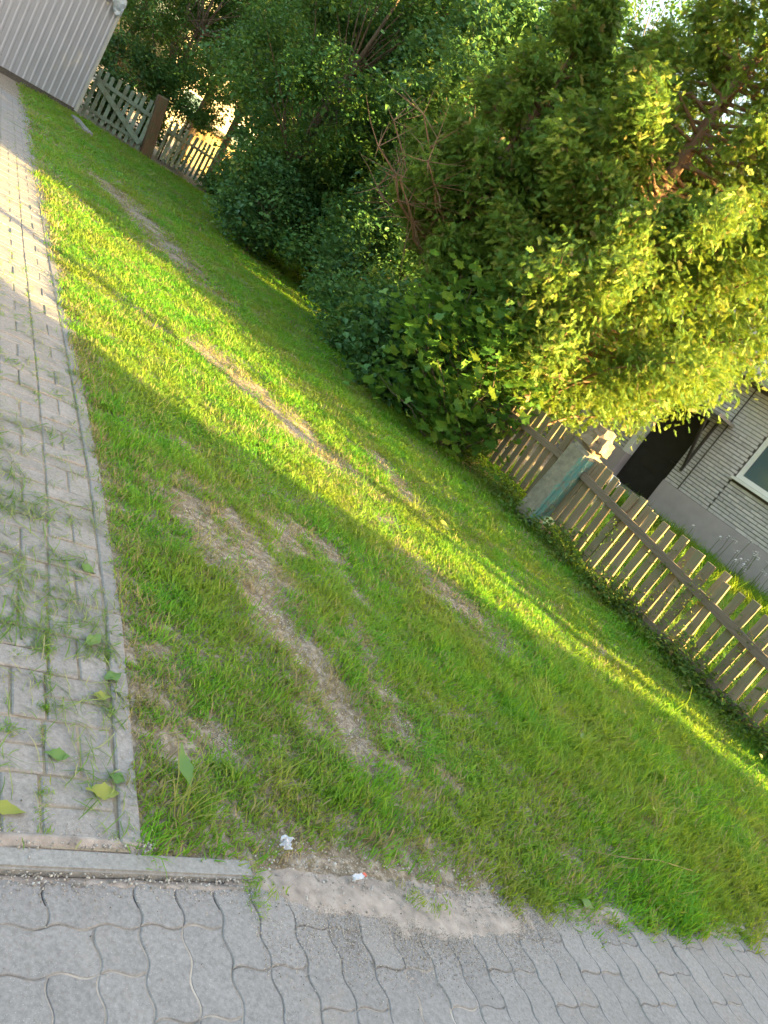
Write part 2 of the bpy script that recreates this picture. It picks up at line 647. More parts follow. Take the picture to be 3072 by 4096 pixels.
src_coll('leaf', [leaf_cluster(14, .14, random.choice((.06, .085, .11)), random.choice((.045, .06, .075)), M['leaf']) for _ in range(8)])
src_coll('leafblue', [leaf_cluster(13, .13, .095, .075, M['leafblue']) for _ in range(6)])
src_coll('weed', [leaf_cluster(9, .06, .05, .03, M['weed']) for _ in range(5)])

MAPLE = [(0, -.02), (.16, -.02), (.30, -.16), (.36, .06), (.60, .10), (.50, .27), (.62, .50), (.38, .50), (.26, .62), (.16, .62), (0, 1.0)]


def maple_mesh(mat, L=.1, fold=.18):
    out = MAPLE + [(-x, y) for x, y in reversed(MAPLE[1:-1])]
    vs = [(x * L, y * L, fold * L * abs(x) - .15 * L * y * y) for x, y in out] + [(0, .3 * L, 0)]
    c = len(out)
    return MB().add(vs, [(i, (i + 1) % c, c) for i in range(c)]).mesh('maple_leaf', mat)


src_coll('maple', [maple_mesh(M['maple'], .11, .1 + .1 * k) for k in range(3)])


# ------------------------------------------------------------------ ground
def build_ground():
    ns = list(np.concatenate([[-160, -60, -25, -12, -6, -3, -1.6, -.75, -.64, -.60, -.2, .2, .6, .94, .965, .985, 1.0],
                              np.arange(1.04, 7.6, .06), [8, 9, 11, 14, 20, 30, 60, 160]]))
    us = list(np.concatenate([[-160, -60, -20, -8, -3, 0, .6, .9, 1.1, 1.215, 1.235, 1.25, 1.27, 1.30, 1.34],
                              np.arange(1.38, 9, .07), np.arange(9, 24, .25), [26, 30, 40, 60, 100, 200]]))
    v, f = [], []
    for u in us:
        for n in ns:
            uu = u
            if n > 1.3 and u < 3:
                k = 1 if u < 1.5 else (3 - u) / 1.5
                if u > .85:
                    uu = u + (road_edge(n) - 1.262) * k
            nn = n + (path_shift(u) if -1.7 < n < 1.6 else 0)
            in_path = (-.62 < n < .97) and (1.26 < u < 19.0)
            in_road = uu < road_edge(n) - .005
            z = -.12 if (in_path or in_road) else lawn_z(nn, uu)
            if n < -12 or n > 10 or u > 30:
                z = .0 if not in_road else -.12
            v.append(W(nn, uu, z))
    a = len(ns)
    for j in range(len(us) - 1):
        for i in range(a - 1):
            f.append((j * a + i, j * a + i + 1, (j + 1) * a + i + 1, (j + 1) * a + i))
    mb = MB()
    mb.v, mb.f = v, f
    o = mb.build('ground', M['soil'], smooth=True)
    tag(o, 'bare brown soil showing between the grass of the verge', 'ground', kind='structure')


build_ground()

# ------------------------------------------------------------------ road of wavy interlocking pavers
road = empty('road', W(1.2, .9), PATH_ROT)
tag(road, 'grey road of wavy interlocking concrete pavers', 'road', kind='structure')
mb = MB()
mb.box(-9, 14, -7.5, .36, -.09, -.0188)
mb.v = [(x, y + (road_edge(1.2 + x) - 1.262 if y > 0 and x > 0 else 0), z) for x, y, z in mb.v]
mb.build('sand_bed', M['joint_sand'], road)
AMP, PER = .0072, .1125


def wave_paver(lx, ly, gap=.0036, h=.03):
    per = []
    k = 8

    def side(p, q, L, nrm):
        cnt = int(round(L / PER * k))
        for i in range(cnt):
            t = i / cnt
            s = AMP * math.sin(2 * math.pi * t * L / PER)
            per.append((p[0] + (q[0] - p[0]) * t + nrm[0] * s, p[1] + (q[1] - p[1]) * t + nrm[1] * s))
    side((0, 0), (lx, 0), lx, (0, 1))
    side((lx, 0), (lx, ly), ly, (1, 0))
    side((lx, ly), (0, ly), lx, (0, -1))
    side((0, ly), (0, 0), ly, (-1, 0))
    cxm, cym = lx / 2, ly / 2
    n = len(per)

    def inset(d):
        out = []
        for i, (x, y) in enumerate(per):
            x0, y0 = per[i - 1]
            x1, y1 = per[(i + 1) % n]
            tx, ty = x1 - x0, y1 - y0
            l = math.hypot(tx, ty) or 1
            out.append((x - ty / l * d - cxm, y + tx / l * d - cym))
        return out
    a, b2 = inset(gap * .5), inset(gap * .5 + .0022)
    v = [(x, y, -h) for x, y in a] + [(x, y, -.003) for x, y in a] + [(x, y, 0) for x, y in b2]
    f = []
    for r in range(2):
        for i in range(n):
            j = (i + 1) % n
            f.append((r * n + i, r * n + j, (r + 1) * n + j, (r + 1) * n + i))
    f.append(tuple(2 * n + i for i in range(n)))
    return MB().add(v, f).mesh('paver', M['paver'])


pm_v, pm_h = wave_paver(.1125, .225), wave_paver(.225, .1125)
pav_top = -.0145
rest_v = []


def put_paver(me, n, u):
    o = link(bpy.data.objects.new('paver', me), road)
    o.location = (n - 1.2, u - .9, pav_top + random.gauss(0, .0012))
    o.rotation_euler = (random.gauss(0, .006), random.gauss(0, .006), random.gauss(0, .004))


def seen(n, u):
    """near the part of the road the photograph shows"""
    x, y, _ = W(n, u)
    return (-.75 < x < 3.1) and (u > 1.0 - .9 * min(1, max(0, (n - .2) / 2.2)) - .35) and n < 4.7


N0 = .26
half = wave_paver(.1125, .1125)
for i in range(-6, 44):
    n = N0 + .1125 * i
    top = road_edge(n) - .03
    border = n < .93                         # two courses along the kerb at the footpath end
    u = top - (.225 if border else 0)
    if (i // 2) % 2:
        if seen(n, u):
            put_paver(half, n + .05625, u - .05625)
        u -= .1125
    while u > -.5:
        if seen(n, u):
            put_paver(pm_v, n + .05625, u - .1125)
        u -= .225
for rr in range(2):
    for i in range(-4, 4):
        n = N0 + .225 * i - (.1125 if rr else 0)
        if n + .225 < .94:
            put_paver(pm_h, n + .1125, 1.232 - .05625 - rr * .1125)
    if rr == 1:
        put_paver(half, .8225 + .05625 - .0, 1.232 - .05625 - .1125)

# sand washed over the edge of the road
def sand_heap(name, n0, n1, u0, u1, bumps, base, mat, label, step=.02):
    nn, uu = np.arange(n0, n1, step), np.arange(u0, u1, step)
    v, f = [], []
    for u in uu:
        for n in nn:
            h = base
            for bn, bu, rn, ru, hh in bumps:
                h += hh * math.exp(-((n - bn) / rn) ** 2 - ((u - bu) / ru) ** 2)
            x, y, _ = W(n, u)
            h += .0022 * wob(x, y, 9, 2) + .0018 * wob(x, y, 23, 1) + .0015 * wob(x, y, 57, 3)
            v.append(W(n, u, h))
    a = len(nn)
    for j in range(len(uu) - 1):
        for i in range(a - 1):
            f.append((j * a + i, j * a + i + 1, (j + 1) * a + i + 1, (j + 1) * a + i))
    mb = MB()
    mb.v, mb.f = v, f
    o = mb.build(name, mat, smooth=True)
    tag(o, label, 'sand', kind='stuff')


sand_heap('sand', 1.2, 2.75, .9, 1.34,
          [(1.5, 1.225, .2, .06, .007), (1.75, 1.17, .2, .07, .005), (1.95, 1.12, .2, .07, .0045), (2.15, 1.13, .2, .07, .0055), (2.4, 1.15, .2, .06, .0045), (1.38, 1.25, .12, .05, .006), (1.9, 1.23, .6, .06, .006)],
          -.0203, M['sand'], 'pale sand washed from the grass onto the road pavers')
sand_heap('sand', .1, 1.36, 1.18, 1.262, [(.55, 1.236, .5, .010, .009), (1.15, 1.230, .3, .014, .013)], -.0245, M['sand'],
          'strip of sand and grit along the front of the kerb', .012)
sand_heap('sand', .1, 1.0, 1.30, 1.40, [(.45, 1.335, .3, .02, .018), (.8, 1.34, .2, .016, .016), (.2, 1.335, .2, .02, .016)], -.010, M['sand'],
          'strip of pale sand between the kerb and the footpath', .012)
sand_heap('sand', 2.3, 4.6, .98, 1.26, [(2.7, 1.19, .3, .05, .016), (3.2, 1.15, .4, .05, .02), (3.8, 1.10, .4, .05, .02), (4.3, 1.08, .3, .05, .018)],
          -.026, M['sand'], 'thin sand along the sunken kerb beside the long grass')

# ------------------------------------------------------------------ kerb and footpath edging
kerb = empty('kerb', W(0, 1.285), PATH_ROT)
tag(kerb, 'low concrete kerb between the road and the grass', 'kerb', kind='structure')
kme = bevel_mesh(MB().box(-.497, .497, -.029, .029, -.16, .0).mesh('kerb_stone', M['kerb']), .006, 2)
for i, n in enumerate(np.arange(-.21, 6, 1.0)):
    o = link(bpy.data.objects.new('kerb_stone', kme), kerb)
    dz = .001 if n < 1.2 else (-.034 if i < 3 else -.018)
    du = road_edge(n) - 1.262
    o.location = (n, du - (.0 if n < 1.2 else .01), dz)
    o.rotation_euler = (random.gauss(0, .01), random.gauss(0, .004), -.0 if n < 1.2 else -.052 + random.gauss(0, .006))

path = empty('footpath', W(.2, 10), PATH_ROT)
tag(path, 'footpath of grey concrete bricks in basket weave strewn with cut grass', 'footpath', kind='structure')
v, f = [], []
us = np.arange(1.315, 19.01, .25)
for u in us:
    s = path_shift(u)
    v += [(-.6 + s - .2, u - 10, -.0015), (.99 + s - .2, u - 10, -.0015)]
for j in range(len(us) - 1):
    f.append((2 * j, 2 * j + 1, 2 * j + 3, 2 * j + 2))
MB().add(v, f).build('bedding', M['joint'], path)
bme = bevel_mesh(MB().box(-.0965, .0965, -.0465, .0465, -.05, 0).mesh('brick', M['path_brick']), .004)
far = MB()
cnt = 0
for j in range(88):
    uc = 1.44 + .2 * j
    if uc > 18.9:
        break
    for c in range(8):
        ncen = .955 - .1 - .2 * c + path_shift(uc)
        near = c < 4 and uc < 9.2
        for k in (-1, 1):
            zz = .004 + random.gauss(0, .0018)
            if (j + c) % 2 == 0:
                p, rz = (ncen - .2, uc + k * .05 - 10, zz), 0
            else:
                p, rz = (ncen + k * .05 - .2, uc - 10, zz), math.pi / 2
            if near and cnt < 300:
                o = link(bpy.data.objects.new('brick', bme), path)
                o.location = p
                o.rotation_euler = (random.gauss(0, .008), random.gauss(0, .008), rz + random.gauss(0, .008))
                cnt += 1
            else:
                T = Matrix.Translation(p) @ Matrix.Rotation(rz, 4, 'Z')
                far.box(-.0965, .0965, -.0465, .0465, -.05, 0, T)
tag(far.build('brick_paving', M['path_brick'], path), kind='stuff')

edging = empty('path_edging', W(1.0, 1.3), PATH_ROT)
tag(edging, 'narrow concrete edging between footpath and grass', 'edging', kind='structure')
eme = bevel_mesh(MB().box(-.029, .029, -.497, .497, -.15, 0).mesh('edging_stone', M['path_brick']), .005)
for j in range(18):
    uc = 1.83 + j
    o = link(bpy.data.objects.new('edging_stone', eme), edging)
    s0, s1 = path_shift(uc - .5), path_shift(uc + .5)
    o.location = (.992 + (s0 + s1) / 2 - 1.0, uc - 1.3, .007 + random.gauss(0, .003))
    o.rotation_euler = (0, random.gauss(0, .01), -math.atan2(s1 - s0, 1))
# edging across the far end of the footpath
o = link(bpy.data.objects.new('edging_stone', eme), edging)
o.location = (-.45, 18.05 - .0, .02)
o.rotation_euler = (0, 0, math.pi / 2)

# ------------------------------------------------------------------ grass
BARE = [((-6.4, 12.3), (-4.0, 10.0), .20), ((-2.0, 6.55), (-.6, 6.02), .15), ((-.87, 3.62), (-.57, 3.36), .09), ((-.64, 3.77), (-.25, 3.37), .075),
        ((-.26, 3.23), (.24, 2.9), .06), ((.32, 2.76), (.46, 2.65), .06), ((.45, 3.16), (.61, 2.93), .045), ((-.43, 4.23), (-.1, 4.21), .08),
        ((.6, 4.69), (.9, 4.72), .055), ((-.31, 7.0), (.16, 6.24), .10), ((.33, 1.93), (.55, 1.99), .07), ((-.58, 4.1), (-.3, 4.01), .06),
        ((.16, 3.65), (.33, 3.36), .045), ((.81, 2.81), (.93, 2.76), .04), ((-.05, 2.25), (.0, 2.2), .03)]


def bare(x, y):
    m_ = 0.0
    for (ax, ay), (bx, by), w in BARE:
        dx, dy = bx - ax, by - ay
        L2 = dx * dx + dy * dy
        t = np.clip(((x - ax) * dx + (y - ay) * dy) / L2, 0, 1)
        d = np.hypot(x - ax - t * dx, y - ay - t * dy)
        m_ = np.maximum(m_, np.clip(1.35 - d / (1.55 * w), 0, 1))
    return m_


def vwob(x, y, s, k):
    return (np.sin(x * 1.7 * s + 1.3 + k) * np.cos(y * 2.1 * s - .4 + k) + .5 * np.sin(x * 4.3 * s - y * 3.1 * s + k)) / 1.5


WORN = [((-.85, 3.8), (.35, 2.75), .26), ((-2.2, 6.7), (-.2, 5.85), .28), ((-6.6, 12.5), (-3.6, 9.6), .5), ((.3, 5.0), (1.1, 4.6), .18), ((.3, 2.05), (1.0, 2.35), .16),
        ((-.1, 2.0), (-.5, 2.6), .06)]


def worn(x, y):
    m_ = 0.0
    for (ax, ay), (bx, by), w in WORN:
        dx, dy = bx - ax, by - ay
        t = np.clip(((x - ax) * dx + (y - ay) * dy) / (dx * dx + dy * dy), 0, 1)
        m_ = np.maximum(m_, np.exp(-(np.hypot(x - ax - t * dx, y - ay - t * dy) / w) ** 2))
    return m_


HX, HY = [-14, -9.57, -5.94, -3.61, -1.04, .11, 1.35, 3.3, 4.2], [33, 29.2, 21.7, 17.6, 11.4, 9.75, 8.55, 6.3, 5.3]
pts, rots, scs, ids = [], [], [], []
lpts, lrots, lscs = [], [], []
for (t0, t1, dens, wid) in ((1.5, 3.0, 2300, 1.0), (3.0, 4.6, 1750, 1.15), (4.6, 7, 1050, 1.5), (7, 10, 600, 2.0), (10, 15, 270, 2.9), (15, 31, 110, 4.3)):
    A = (34 * (t1 + 2)) if t1 > 10 else 14 * t1
    n0_, n1_, u0_, u1_ = .9, 9.0, .9, t1 + 1
    cnt = int(dens * (n1_ - n0_) * (u1_ - u0_))
    n = rng.uniform(n0_, n1_, cnt)
    u = rng.uniform(u0_, u1_, cnt)
    x, y = n * CA - u * SA, n * SA + u * CA
    t = np.sqrt(x * x + y * y + 2.56)
    shift = np.interp(u, [0, 1.3, 1.62, 2.3, 3.1, 4.5, 7.3, 18.2, 20], [-.07, -.065, -.04, 0, .025, .02, -.013, -.05, -.05])
    edge = 1.262 - .052 * np.clip(n - 1.3, 0, 4.5)
    fray = .03 + .07 * vwob(x, y, 4, 2) + .03 * vwob(x, y, 13, 1) + .07 * np.exp(-((n - 1.75) / .35) ** 2) - .07 * (n > 2.3)
    hedge = np.interp(x, HX, HY)
    ok = (t >= t0) & (t < t1) & (n > 1.026 + shift) & (u > edge + fray) & (y < hedge + 1.0) & (u < 24)
    ok &= (y > .6 * np.abs(x) - .3)          # roughly the field of view
    bm_ = bare(x, y) + (.42 * vwob(x, y, 8, .5) + .38 * vwob(x, y, 21, 2.) + .25 * vwob(x, y, 47, 1.) - .22) * (bare(x, y) > .02)
    thin = np.clip(.72 + .6 * vwob(x, y, 2.6, 3.) + .3 * vwob(x, y, 8, 1), 0.6, 1)
    keep = rng.uniform(0, 1, cnt) < np.where(bm_ > .45, .20 + .05 * (t > 6), np.where(bm_ > .2, .55, thin * (1 - .5 * np.clip(worn(x, y) * (1 + .8 * vwob(x, y, 11, 3.)), 0, 1))))
    ok &= keep
    n, u, x, y, t, shift, hedge, bm_ = (q[ok] for q in (n, u, x, y, t, shift, hedge, bm_))
    k = len(n)
    z = np.array([lawn_z(a, c) for a, c in zip(n, u)]) - .004
    hgt = 1 + .35 * vwob(x, y, 1.9, 4.) + .25 * vwob(x, y, 6, 2.)
    hgt += .9 * np.exp(-((x - 2.2) / .9) ** 2 - ((y - 3.9) / 1.2) ** 2)
    hgt += 1.1 * np.exp(-((hedge - y) / .5) ** 2)
    hgt *= np.where(bm_ > .15, .7, 1)
    hgt = np.clip(hgt, .5, 3.0)
    pts.append(np.stack([x, y, z], 1))
    rots.append(np.stack([rng.normal(0, .12, k), rng.normal(0, .12, k), rng.uniform(0, 6.283, k)], 1))
    base = rng.uniform(.75, 1.25, k)
    scs.append(np.stack([base * wid, base * wid, base * hgt * (1 + .12 * (wid - 1))], 1))
    dry = rng.uniform(0, 1, k) < np.clip(.05 + .5 * np.exp(-((n - 1.05 - shift) / .07) ** 2) + .6 * (bm_ > .1) + .4 * worn(x, y) + .15 * (vwob(x, y, 1.4, 6.) > .35), 0, .8)
    ids.append(np.where(dry, rng.integers(7, 9, k), rng.integers(0, 7, k)))
    sel = (rng.uniform(0, 1, k) < np.where(np.hypot((x - 2.3) / 1.2, (y - 4.0) / 1.3) < 1, .10, .006)) | (((hedge - y) < .45) & (rng.uniform(0, 1, k) < .30))
    lpts.append(np.stack([x, y, z], 1)[sel])
    q = sel.sum()
    lrots.append(np.stack([rng.normal(0, .2, q), rng.normal(0, .2, q), rng.uniform(0, 6.283, q)], 1))
    b_ = rng.uniform(.5, 1.1, q)
    lscs.append(np.stack([b_ * (1 + .4 * (wid - 1)), b_ * (1 + .4 * (wid - 1)), b_], 1))
P_ = np.concatenate(pts)
print('grass tufts', len(P_))
tag(scatter('grass', P_, np.concatenate(rots), np.concatenate(scs), 'grass', idx=np.concatenate(ids)),
    'mown green and yellowing grass covering the wide verge', 'grass', kind='stuff')
tag(scatter('long_grass', np.concatenate(lpts), np.concatenate(lrots), np.concatenate(lscs), 'longgrass'),
    'longer uncut grass growing along the fence and hedge', 'grass', kind='stuff')

# cut grass on the footpath and a little on the road
k = 10500
u = np.concatenate([1.33 + rng.gamma(2.0, .85, k), rng.uniform(1.3, 16, 1500)])
n = np.concatenate([rng.uniform(.1, 1.0, k), rng.uniform(.2, 1.0, 1500)]) + np.interp(u, [1.3, 3, 18], [-.06, .02, -.05])
x, y = n * CA - u * SA, n * SA + u * CA
p_ = np.clip(.32 + .55 * vwob(x, y, 3.2, 1.) + .5 * vwob(x, y, 9, 2.), .08, 1)
ok = rng.uniform(0, 1, len(n)) < p_
n, u, x, y = n[ok], u[ok], x[ok], y[ok]
k = len(n)
z = np.where(n > .97, .016, .006) + rng.uniform(0, .006, k)
sc_ = rng.uniform(.6, 1.25, k) * np.clip(1 + (u - 3) * .05, 1, 1.6)
tag(scatter('grass_clippings', np.stack([x, y, z], 1), np.stack([rng.normal(0, .12, k), rng.normal(0, .16, k), rng.normal(2.6, .8, k)], 1), sc_, 'clip'),
    'cut grass blades strewn over the brick footpath', 'grass clippings', kind='stuff')
# moss and seedlings in the joints, weeds at the road edge
jp, jr, js = [], [], []
for _ in range(700):
    u_ = 1.35 + random.expovariate(.35)
    if u_ > 14:
        continue
    c = random.choice((0, 1, 1, 2, 2))
    n_ = [.957, .755, .555][c] if random.random() < .8 else .655
    n_ += path_shift(u_) + random.gauss(0, .008)
    if wob(*W(n_, u_)[:2], 2.2, .5) < .0:
        continue
    jp.append(W(n_, u_, .0))
    jr.append((random.gauss(0, .3), random.gauss(0, .3), random.uniform(0, 6.28)))
    js.append(random.uniform(.25, .6))
for _ in range(170):
    n_ = random.uniform(1.25, 4.5)
    if wob(n_ * 2, 1.0, 3) < .15:
        continue
    u_ = road_edge(n_) + random.gauss(-.02, .04)
    jp.append(W(n_, u_, -.012))
    jr.append((random.gauss(0, .3), random.gauss(0, .3), random.uniform(0, 6.28)))
    js.append(random.uniform(.4, 1.0))
jp = np.array(jp)
tag(scatter('joint_grass', jp, jr, js, 'grass', idx=rng.integers(0, 7, len(jp))), 'small grass sprouting from the paving joints and road edge', 'grass', kind='stuff')


# gravel in the worn patches and beside the kerb
def pebble(k):
    bm = bmesh.new()
    bmesh.ops.create_icosphere(bm, subdivisions=1, radius=1)
    for vv in bm.verts:
        vv.co *= random.uniform(.75, 1.15)
        vv.co.z *= .6
    me = bpy.data.meshes.new('pebble')
    bm.to_mesh(me)
    bm.free()
    me.materials.append(M['pebble'])
    return me


mt, nt, b = mat_new('pebble')
r = obj_random(nt)
nt.links.new(ramp(nt, r, [(0, (.16, .14, .12)), (.4, (.33, .30, .27)), (.8, (.40, .375, .35)), (1, (.52, .5, .48))]), b.inputs['Base Color'])
b.inputs['Roughness'].default_value = .85
M['pebble'] = mt
src_coll('pebble', [pebble(i) for i in range(5)])
gp, gs = [], []
for (ax, ay), (bx, by), w in BARE[2:]:
    c = int(150 * math.hypot(bx - ax, by - ay) + 60)
    if (ax, ay) == (-.26, 3.23):
        c = 420
    for _ in range(c):
        t = random.random()
        x, y = ax + (bx - ax) * t + random.gauss(0, w * .75), ay + (by - ay) * t + random.gauss(0, w * .75)
        n_, u_ = NU(x, y)
        gp.append((x, y, lawn_z(n_, u_) + .001))
        gs.append(random.uniform(.0016, .0045) * (1.5 if random.random() < .1 else 1))
for _ in range(3600):
    n_ = random.uniform(.1, 4.4)
    u_ = random.choice((1.243, 1.335)) if n_ < 1.3 else road_edge(n_) + .02
    if n_ > 1.0 and u_ > 1.3:
        continue
    u_ += random.gauss(0, .013 if n_ < 1.3 else .05)
    gp.append(W(n_, u_, -.010 if u_ < 1.28 else .004))
    gs.append(random.uniform(.0012, .0045))
for _ in range(260):
    n_, u_ = random.uniform(.1, 4), random.uniform(.2, 1.2)
    gp.append(W(n_, u_, pav_top + .001))
    gs.append(random.uniform(.0012, .003))
for _ in range(220):
    n_, u_ = random.uniform(.2, .98), 1.4 + random.expovariate(.5)
    gp.append(W(n_, u_, .007))
    gs.append(random.uniform(.0012, .0035))
gp = np.array(gp)
tag(scatter('gravel', gp, rng.uniform(0, 6.28, (len(gp), 3)), np.array(gs), 'pebble'), 'small pale pebbles lying in worn soil and along the kerb', 'gravel', kind='stuff')


mt, nt, b = mat_new('sand_grain')
nt.links.new(ramp(nt, obj_random(nt), [(0, (.16, .13, .10)), (.5, (.36, .30, .25)), (1, (.55, .49, .43))]), b.inputs['Base Color'])
b.inputs['Roughness'].default_value = .9
M['pebble'] = mt
src_coll('grain', [pebble(i) for i in range(3)])
qp, qs = [], []
for _ in range(20000):
    n_ = random.gauss(1.95, .42)
    u_ = random.gauss(1.12, .085)
    if n_ < 1.25 or u_ > 1.24:
        continue
    qp.append(W(n_, u_, pav_top + .0005))
    qs.append(random.uniform(.0008, .0024))
for _ in range(5000):
    n_ = random.uniform(.1, 4.5)
    u_ = (road_edge(n_) - .03 - abs(random.gauss(0, .03))) if n_ > 1.0 or random.random() < .5 else 1.33 + abs(random.gauss(0, .03))
    qp.append(W(n_, u_, pav_top + .001 if u_ < 1.28 else .0045))
    qs.append(random.uniform(.0008, .0026))
for _ in range(5000):
    (ax, ay), (bx, by), w = random.choice(BARE[2:])
    t = random.random()
    x, y = ax + (bx - ax) * t + random.gauss(0, w), ay + (by - ay) * t + random.gauss(0, w)
    qp.append((x, y, lawn_z(*NU(x, y)) + .001))
    qs.append(random.uniform(.001, .004))
qp = np.array(qp)
tag(scatter('sand_grains', qp, rng.uniform(0, 6.28, (len(qp), 3)), np.array(qs), 'grain'), 'loose grains of sand and soil crumbs on pavers and worn patches', 'sand', kind='stuff')

# ------------------------------------------------------------------ fallen leaves, litter, stalk
def big_leaf_mesh(L, Wd, mat, lobes=0, curl=.2, name='leaf'):
    mb = MB()
    k = 9
    v, f = [], []
    for i in range(k + 1):
        t = i / k
        w = Wd * (math.sin(math.pi * min(1, t * .93 + .05)) ** .8) * (.55 + .6 * t if lobes else 1)
        if lobes:
            w *= 1 + .14 * math.sin(t * lobes * 6.283)
        x, zc = (t - .5) * L, curl * L * (t - .5) ** 2
        ed = .12 * Wd * math.sin(t * 9)
        v += [(x, -w / 2, zc + abs(w) * .08 + ed), (x, 0, zc), (x, w / 2, zc + abs(w) * .10 - ed)]
    for i in range(k):
        for j in range(2):
            f.append((3 * i + j, 3 * i + j + 1, 3 * i + j + 4, 3 * i + j + 3))
    return mb.add(v, f).mesh(name, mat, True)


LEAVES = [((-.07, 1.94, .045), .16, .05, 4, -.9, 'large pale dandelion leaf lying on the grass beside the edging'),
          ((-.21, 1.71, .012), .10, .05, 4, .7, 'torn green leaf on the footpath bricks close to the kerb'),
          ((-.20, 1.78, .014), .05, .04, 0, .2, 'small round green leaf beside the torn leaf on the footpath'),
          ((-.43, 2.14, .014), .065, .045, 0, 1.2, 'yellowish round leaf resting across the joint of the edging'),
          ((-.41, 2.03, .012), .075, .042, 4, .8, 'yellow green notched leaf in the middle of the clippings'),
          ((-.57, 2.24, .016), .085, .045, 0, 1.7, 'yellow pointed leaf on the footpath beside the edging joint'),
          ((-.37, 1.73, .012), .07, .04, 4, .7, 'small pale leaf on the outer bricks of the footpath'),
          ((-.82, 2.59, .014), .085, .05, 3, .2, 'pale green leaf pair among clippings farther up the footpath'),
          ((-.37, 1.49, .012), .12, .04, 4, .5, 'long green leaf at the left rim of the footpath near the kerb'),
          ((.46, 6.02, .06), .20, .13, 3, .4, 'big pale curled leaf lying on the sunlit grass'),
          ((1.48, 2.60, .012), .075, .05, 0, -.3, 'broad green leaf at the road edge on the sand'),
          ((2.24, 6.24, .09), .15, .055, 0, 1.0, 'long pale leaf in the grass in front of the picket fence'),
          ((1.56, 3.87, .07), .07, .025, 0, 1.4, 'small pale leaf turned up in the shaded lawn'),
          ((2.82, 4.55, .10), .09, .03, 0, 1.5, 'narrow whitish leaf caught in the long grass'),
          ((1.95, 3.57, .08), .06, .022, 0, 1.4, 'tiny pale leaf standing in the long grass')]
for (p, L, Wd, lob, rz, lab) in LEAVES:
    o = link(bpy.data.objects.new('fallen_leaf', big_leaf_mesh(L, Wd, M['fallen'], lob)))
    o.location = p
    o.rotation_euler = (random.uniform(-.25, .25), random.uniform(-.2, .2), rz)
    tag(o, lab, 'leaf', 'leaves fallen on the verge and footpath')

def crumple(name, sx, sy, mat, loc, rz, label, cat):
    bm = bmesh.new()
    bmesh.ops.create_grid(bm, x_segments=7, y_segments=7, size=.5)
    for vv in bm.verts:
        x, y = vv.co.x, vv.co.y
        vv.co = Vector((x * sx + random.gauss(0, .05) * sx, y * sy + random.gauss(0, .05) * sy, (.22 * math.sin(x * 9 + 1) * math.cos(y * 7) + random.gauss(0, .09)) * sx))
    me = bpy.data.meshes.new(name)
    bm.to_mesh(me)
    bm.free()
    me.materials.append(mat)
    o = link(bpy.data.objects.new(name, me))
    o.location = loc
    o.rotation_euler = (.5, .2, rz)
    tag(o, label, cat)
    return o


crumple('crumpled_paper', .042, .034, M['paper'], (.31, 1.94, .022), .6, 'crumpled white scrap of paper at the edge of the grass by the road', 'paper')
wr = empty('cigarette_wrapper', (.56, 2.0, .012), .9)
tag(wr, 'thin white paper wrapper with a red strip in the sparse grass', 'wrapper')
rough_mesh(MB().box(-.022, .022, -.008, .008, 0, .006).build('wrapper_body', M['paper'], wr).data, .003, 60, 2)
MB().box(.0225, .034, -.006, .006, .002, .007).build('red_strip', M['redprint'], wr)
mb = MB()
mb.tube([(1.48, 2.88, .05), (1.7, 3.0, .065), (1.9, 3.16, .06), (2.13, 3.29, .05)], [.0015, .002, .0022, .0026], 6)
tag(mb.build('dry_stalk', M['drygrass'], smooth=True), 'long straw coloured stalk lying across the grass near the road', 'stalk')


# ------------------------------------------------------------------ picket fences and gate
def picket_mesh(w, t, h, top=.0, name='slat', mat=None):
    me = MB().box(-w / 2, w / 2, -t / 2, t / 2, 0, h).mesh(name, mat)
    return bevel_mesh(me, .003)


F0, FD = Vector((1.39, 8.36, 0)), Vector((.668, -.744, 0))
FROT = math.atan2(FD.y, FD.x)


def fence(name, label, s0, s1, origin, rot, pitch, ztop, zbot, rail_z, w, t, slat_mat, rail_mat, lower=True, skip=(), group=None):
    root = empty(name, origin, rot)
    tag(root, label, 'fence', group)
    s = s0
    i = 0
    hm = {}
    while s <= s1:
        if i not in skip:
            zb, zt = zbot(s) + random.gauss(0, .015), ztop(s) + random.gauss(0, .018)
            o = link(bpy.data.objects.new('slat', picket_mesh(w * random.uniform(.8, 1.15), t, zt - zb, mat=slat_mat)), root)
            o.location = (s + random.gauss(0, .006), 0, zb)
            o.rotation_euler = (random.gauss(0, .03), random.gauss(0, .022), random.gauss(0, .08))
        s += pitch
        i += 1
    # the rails lie on the lane side (local -y faces the lane)
    mb = MB()
    st = 7
    for j in range(st):
        a, c = s0 - .1 + (s1 - s0 + .2) * j / st, s0 - .1 + (s1 - s0 + .2) * (j + 1) / st
        mb.bar((a, -(t / 2 + .026), rail_z(a)), (c + .001 * (j < st - 1), -(t / 2 + .026), rail_z(c)), .045, .075)
    mb.build('rail', rail_mat, root)
    if lower:
        mb = MB()
        a, c = s0 + 1.3, s1 - .7
        mb.bar((a, -(t / 2 + .02), zbot(a) + .05), (c, -(t / 2 + .02), zbot(c) + .06), .03, .11)
        mb.build('lower_board', rail_mat, root)
    return root


zt = lambda s: 1.045 - .070 * s
zb = lambda s: max(.03, .27 - .13 * s)
zr = lambda s: .825 - .088 * s
fence('picket_fence', 'weathered brown wooden picket fence with a sloping rail in front of the brick house', .20, 3.85, F0, FROT, .125,
      zt, zb, zr, .086, .026, M['slat'], M['rail'])
fence('picket_fence', 'short run of picket fence behind the leafy shrub, beyond the concrete post', -1.75, -.22, F0, FROT, .125,
      lambda s: 1.07, lambda s: .25, lambda s: .82, .078, .026, M['slat'], M['rail'], lower=False)

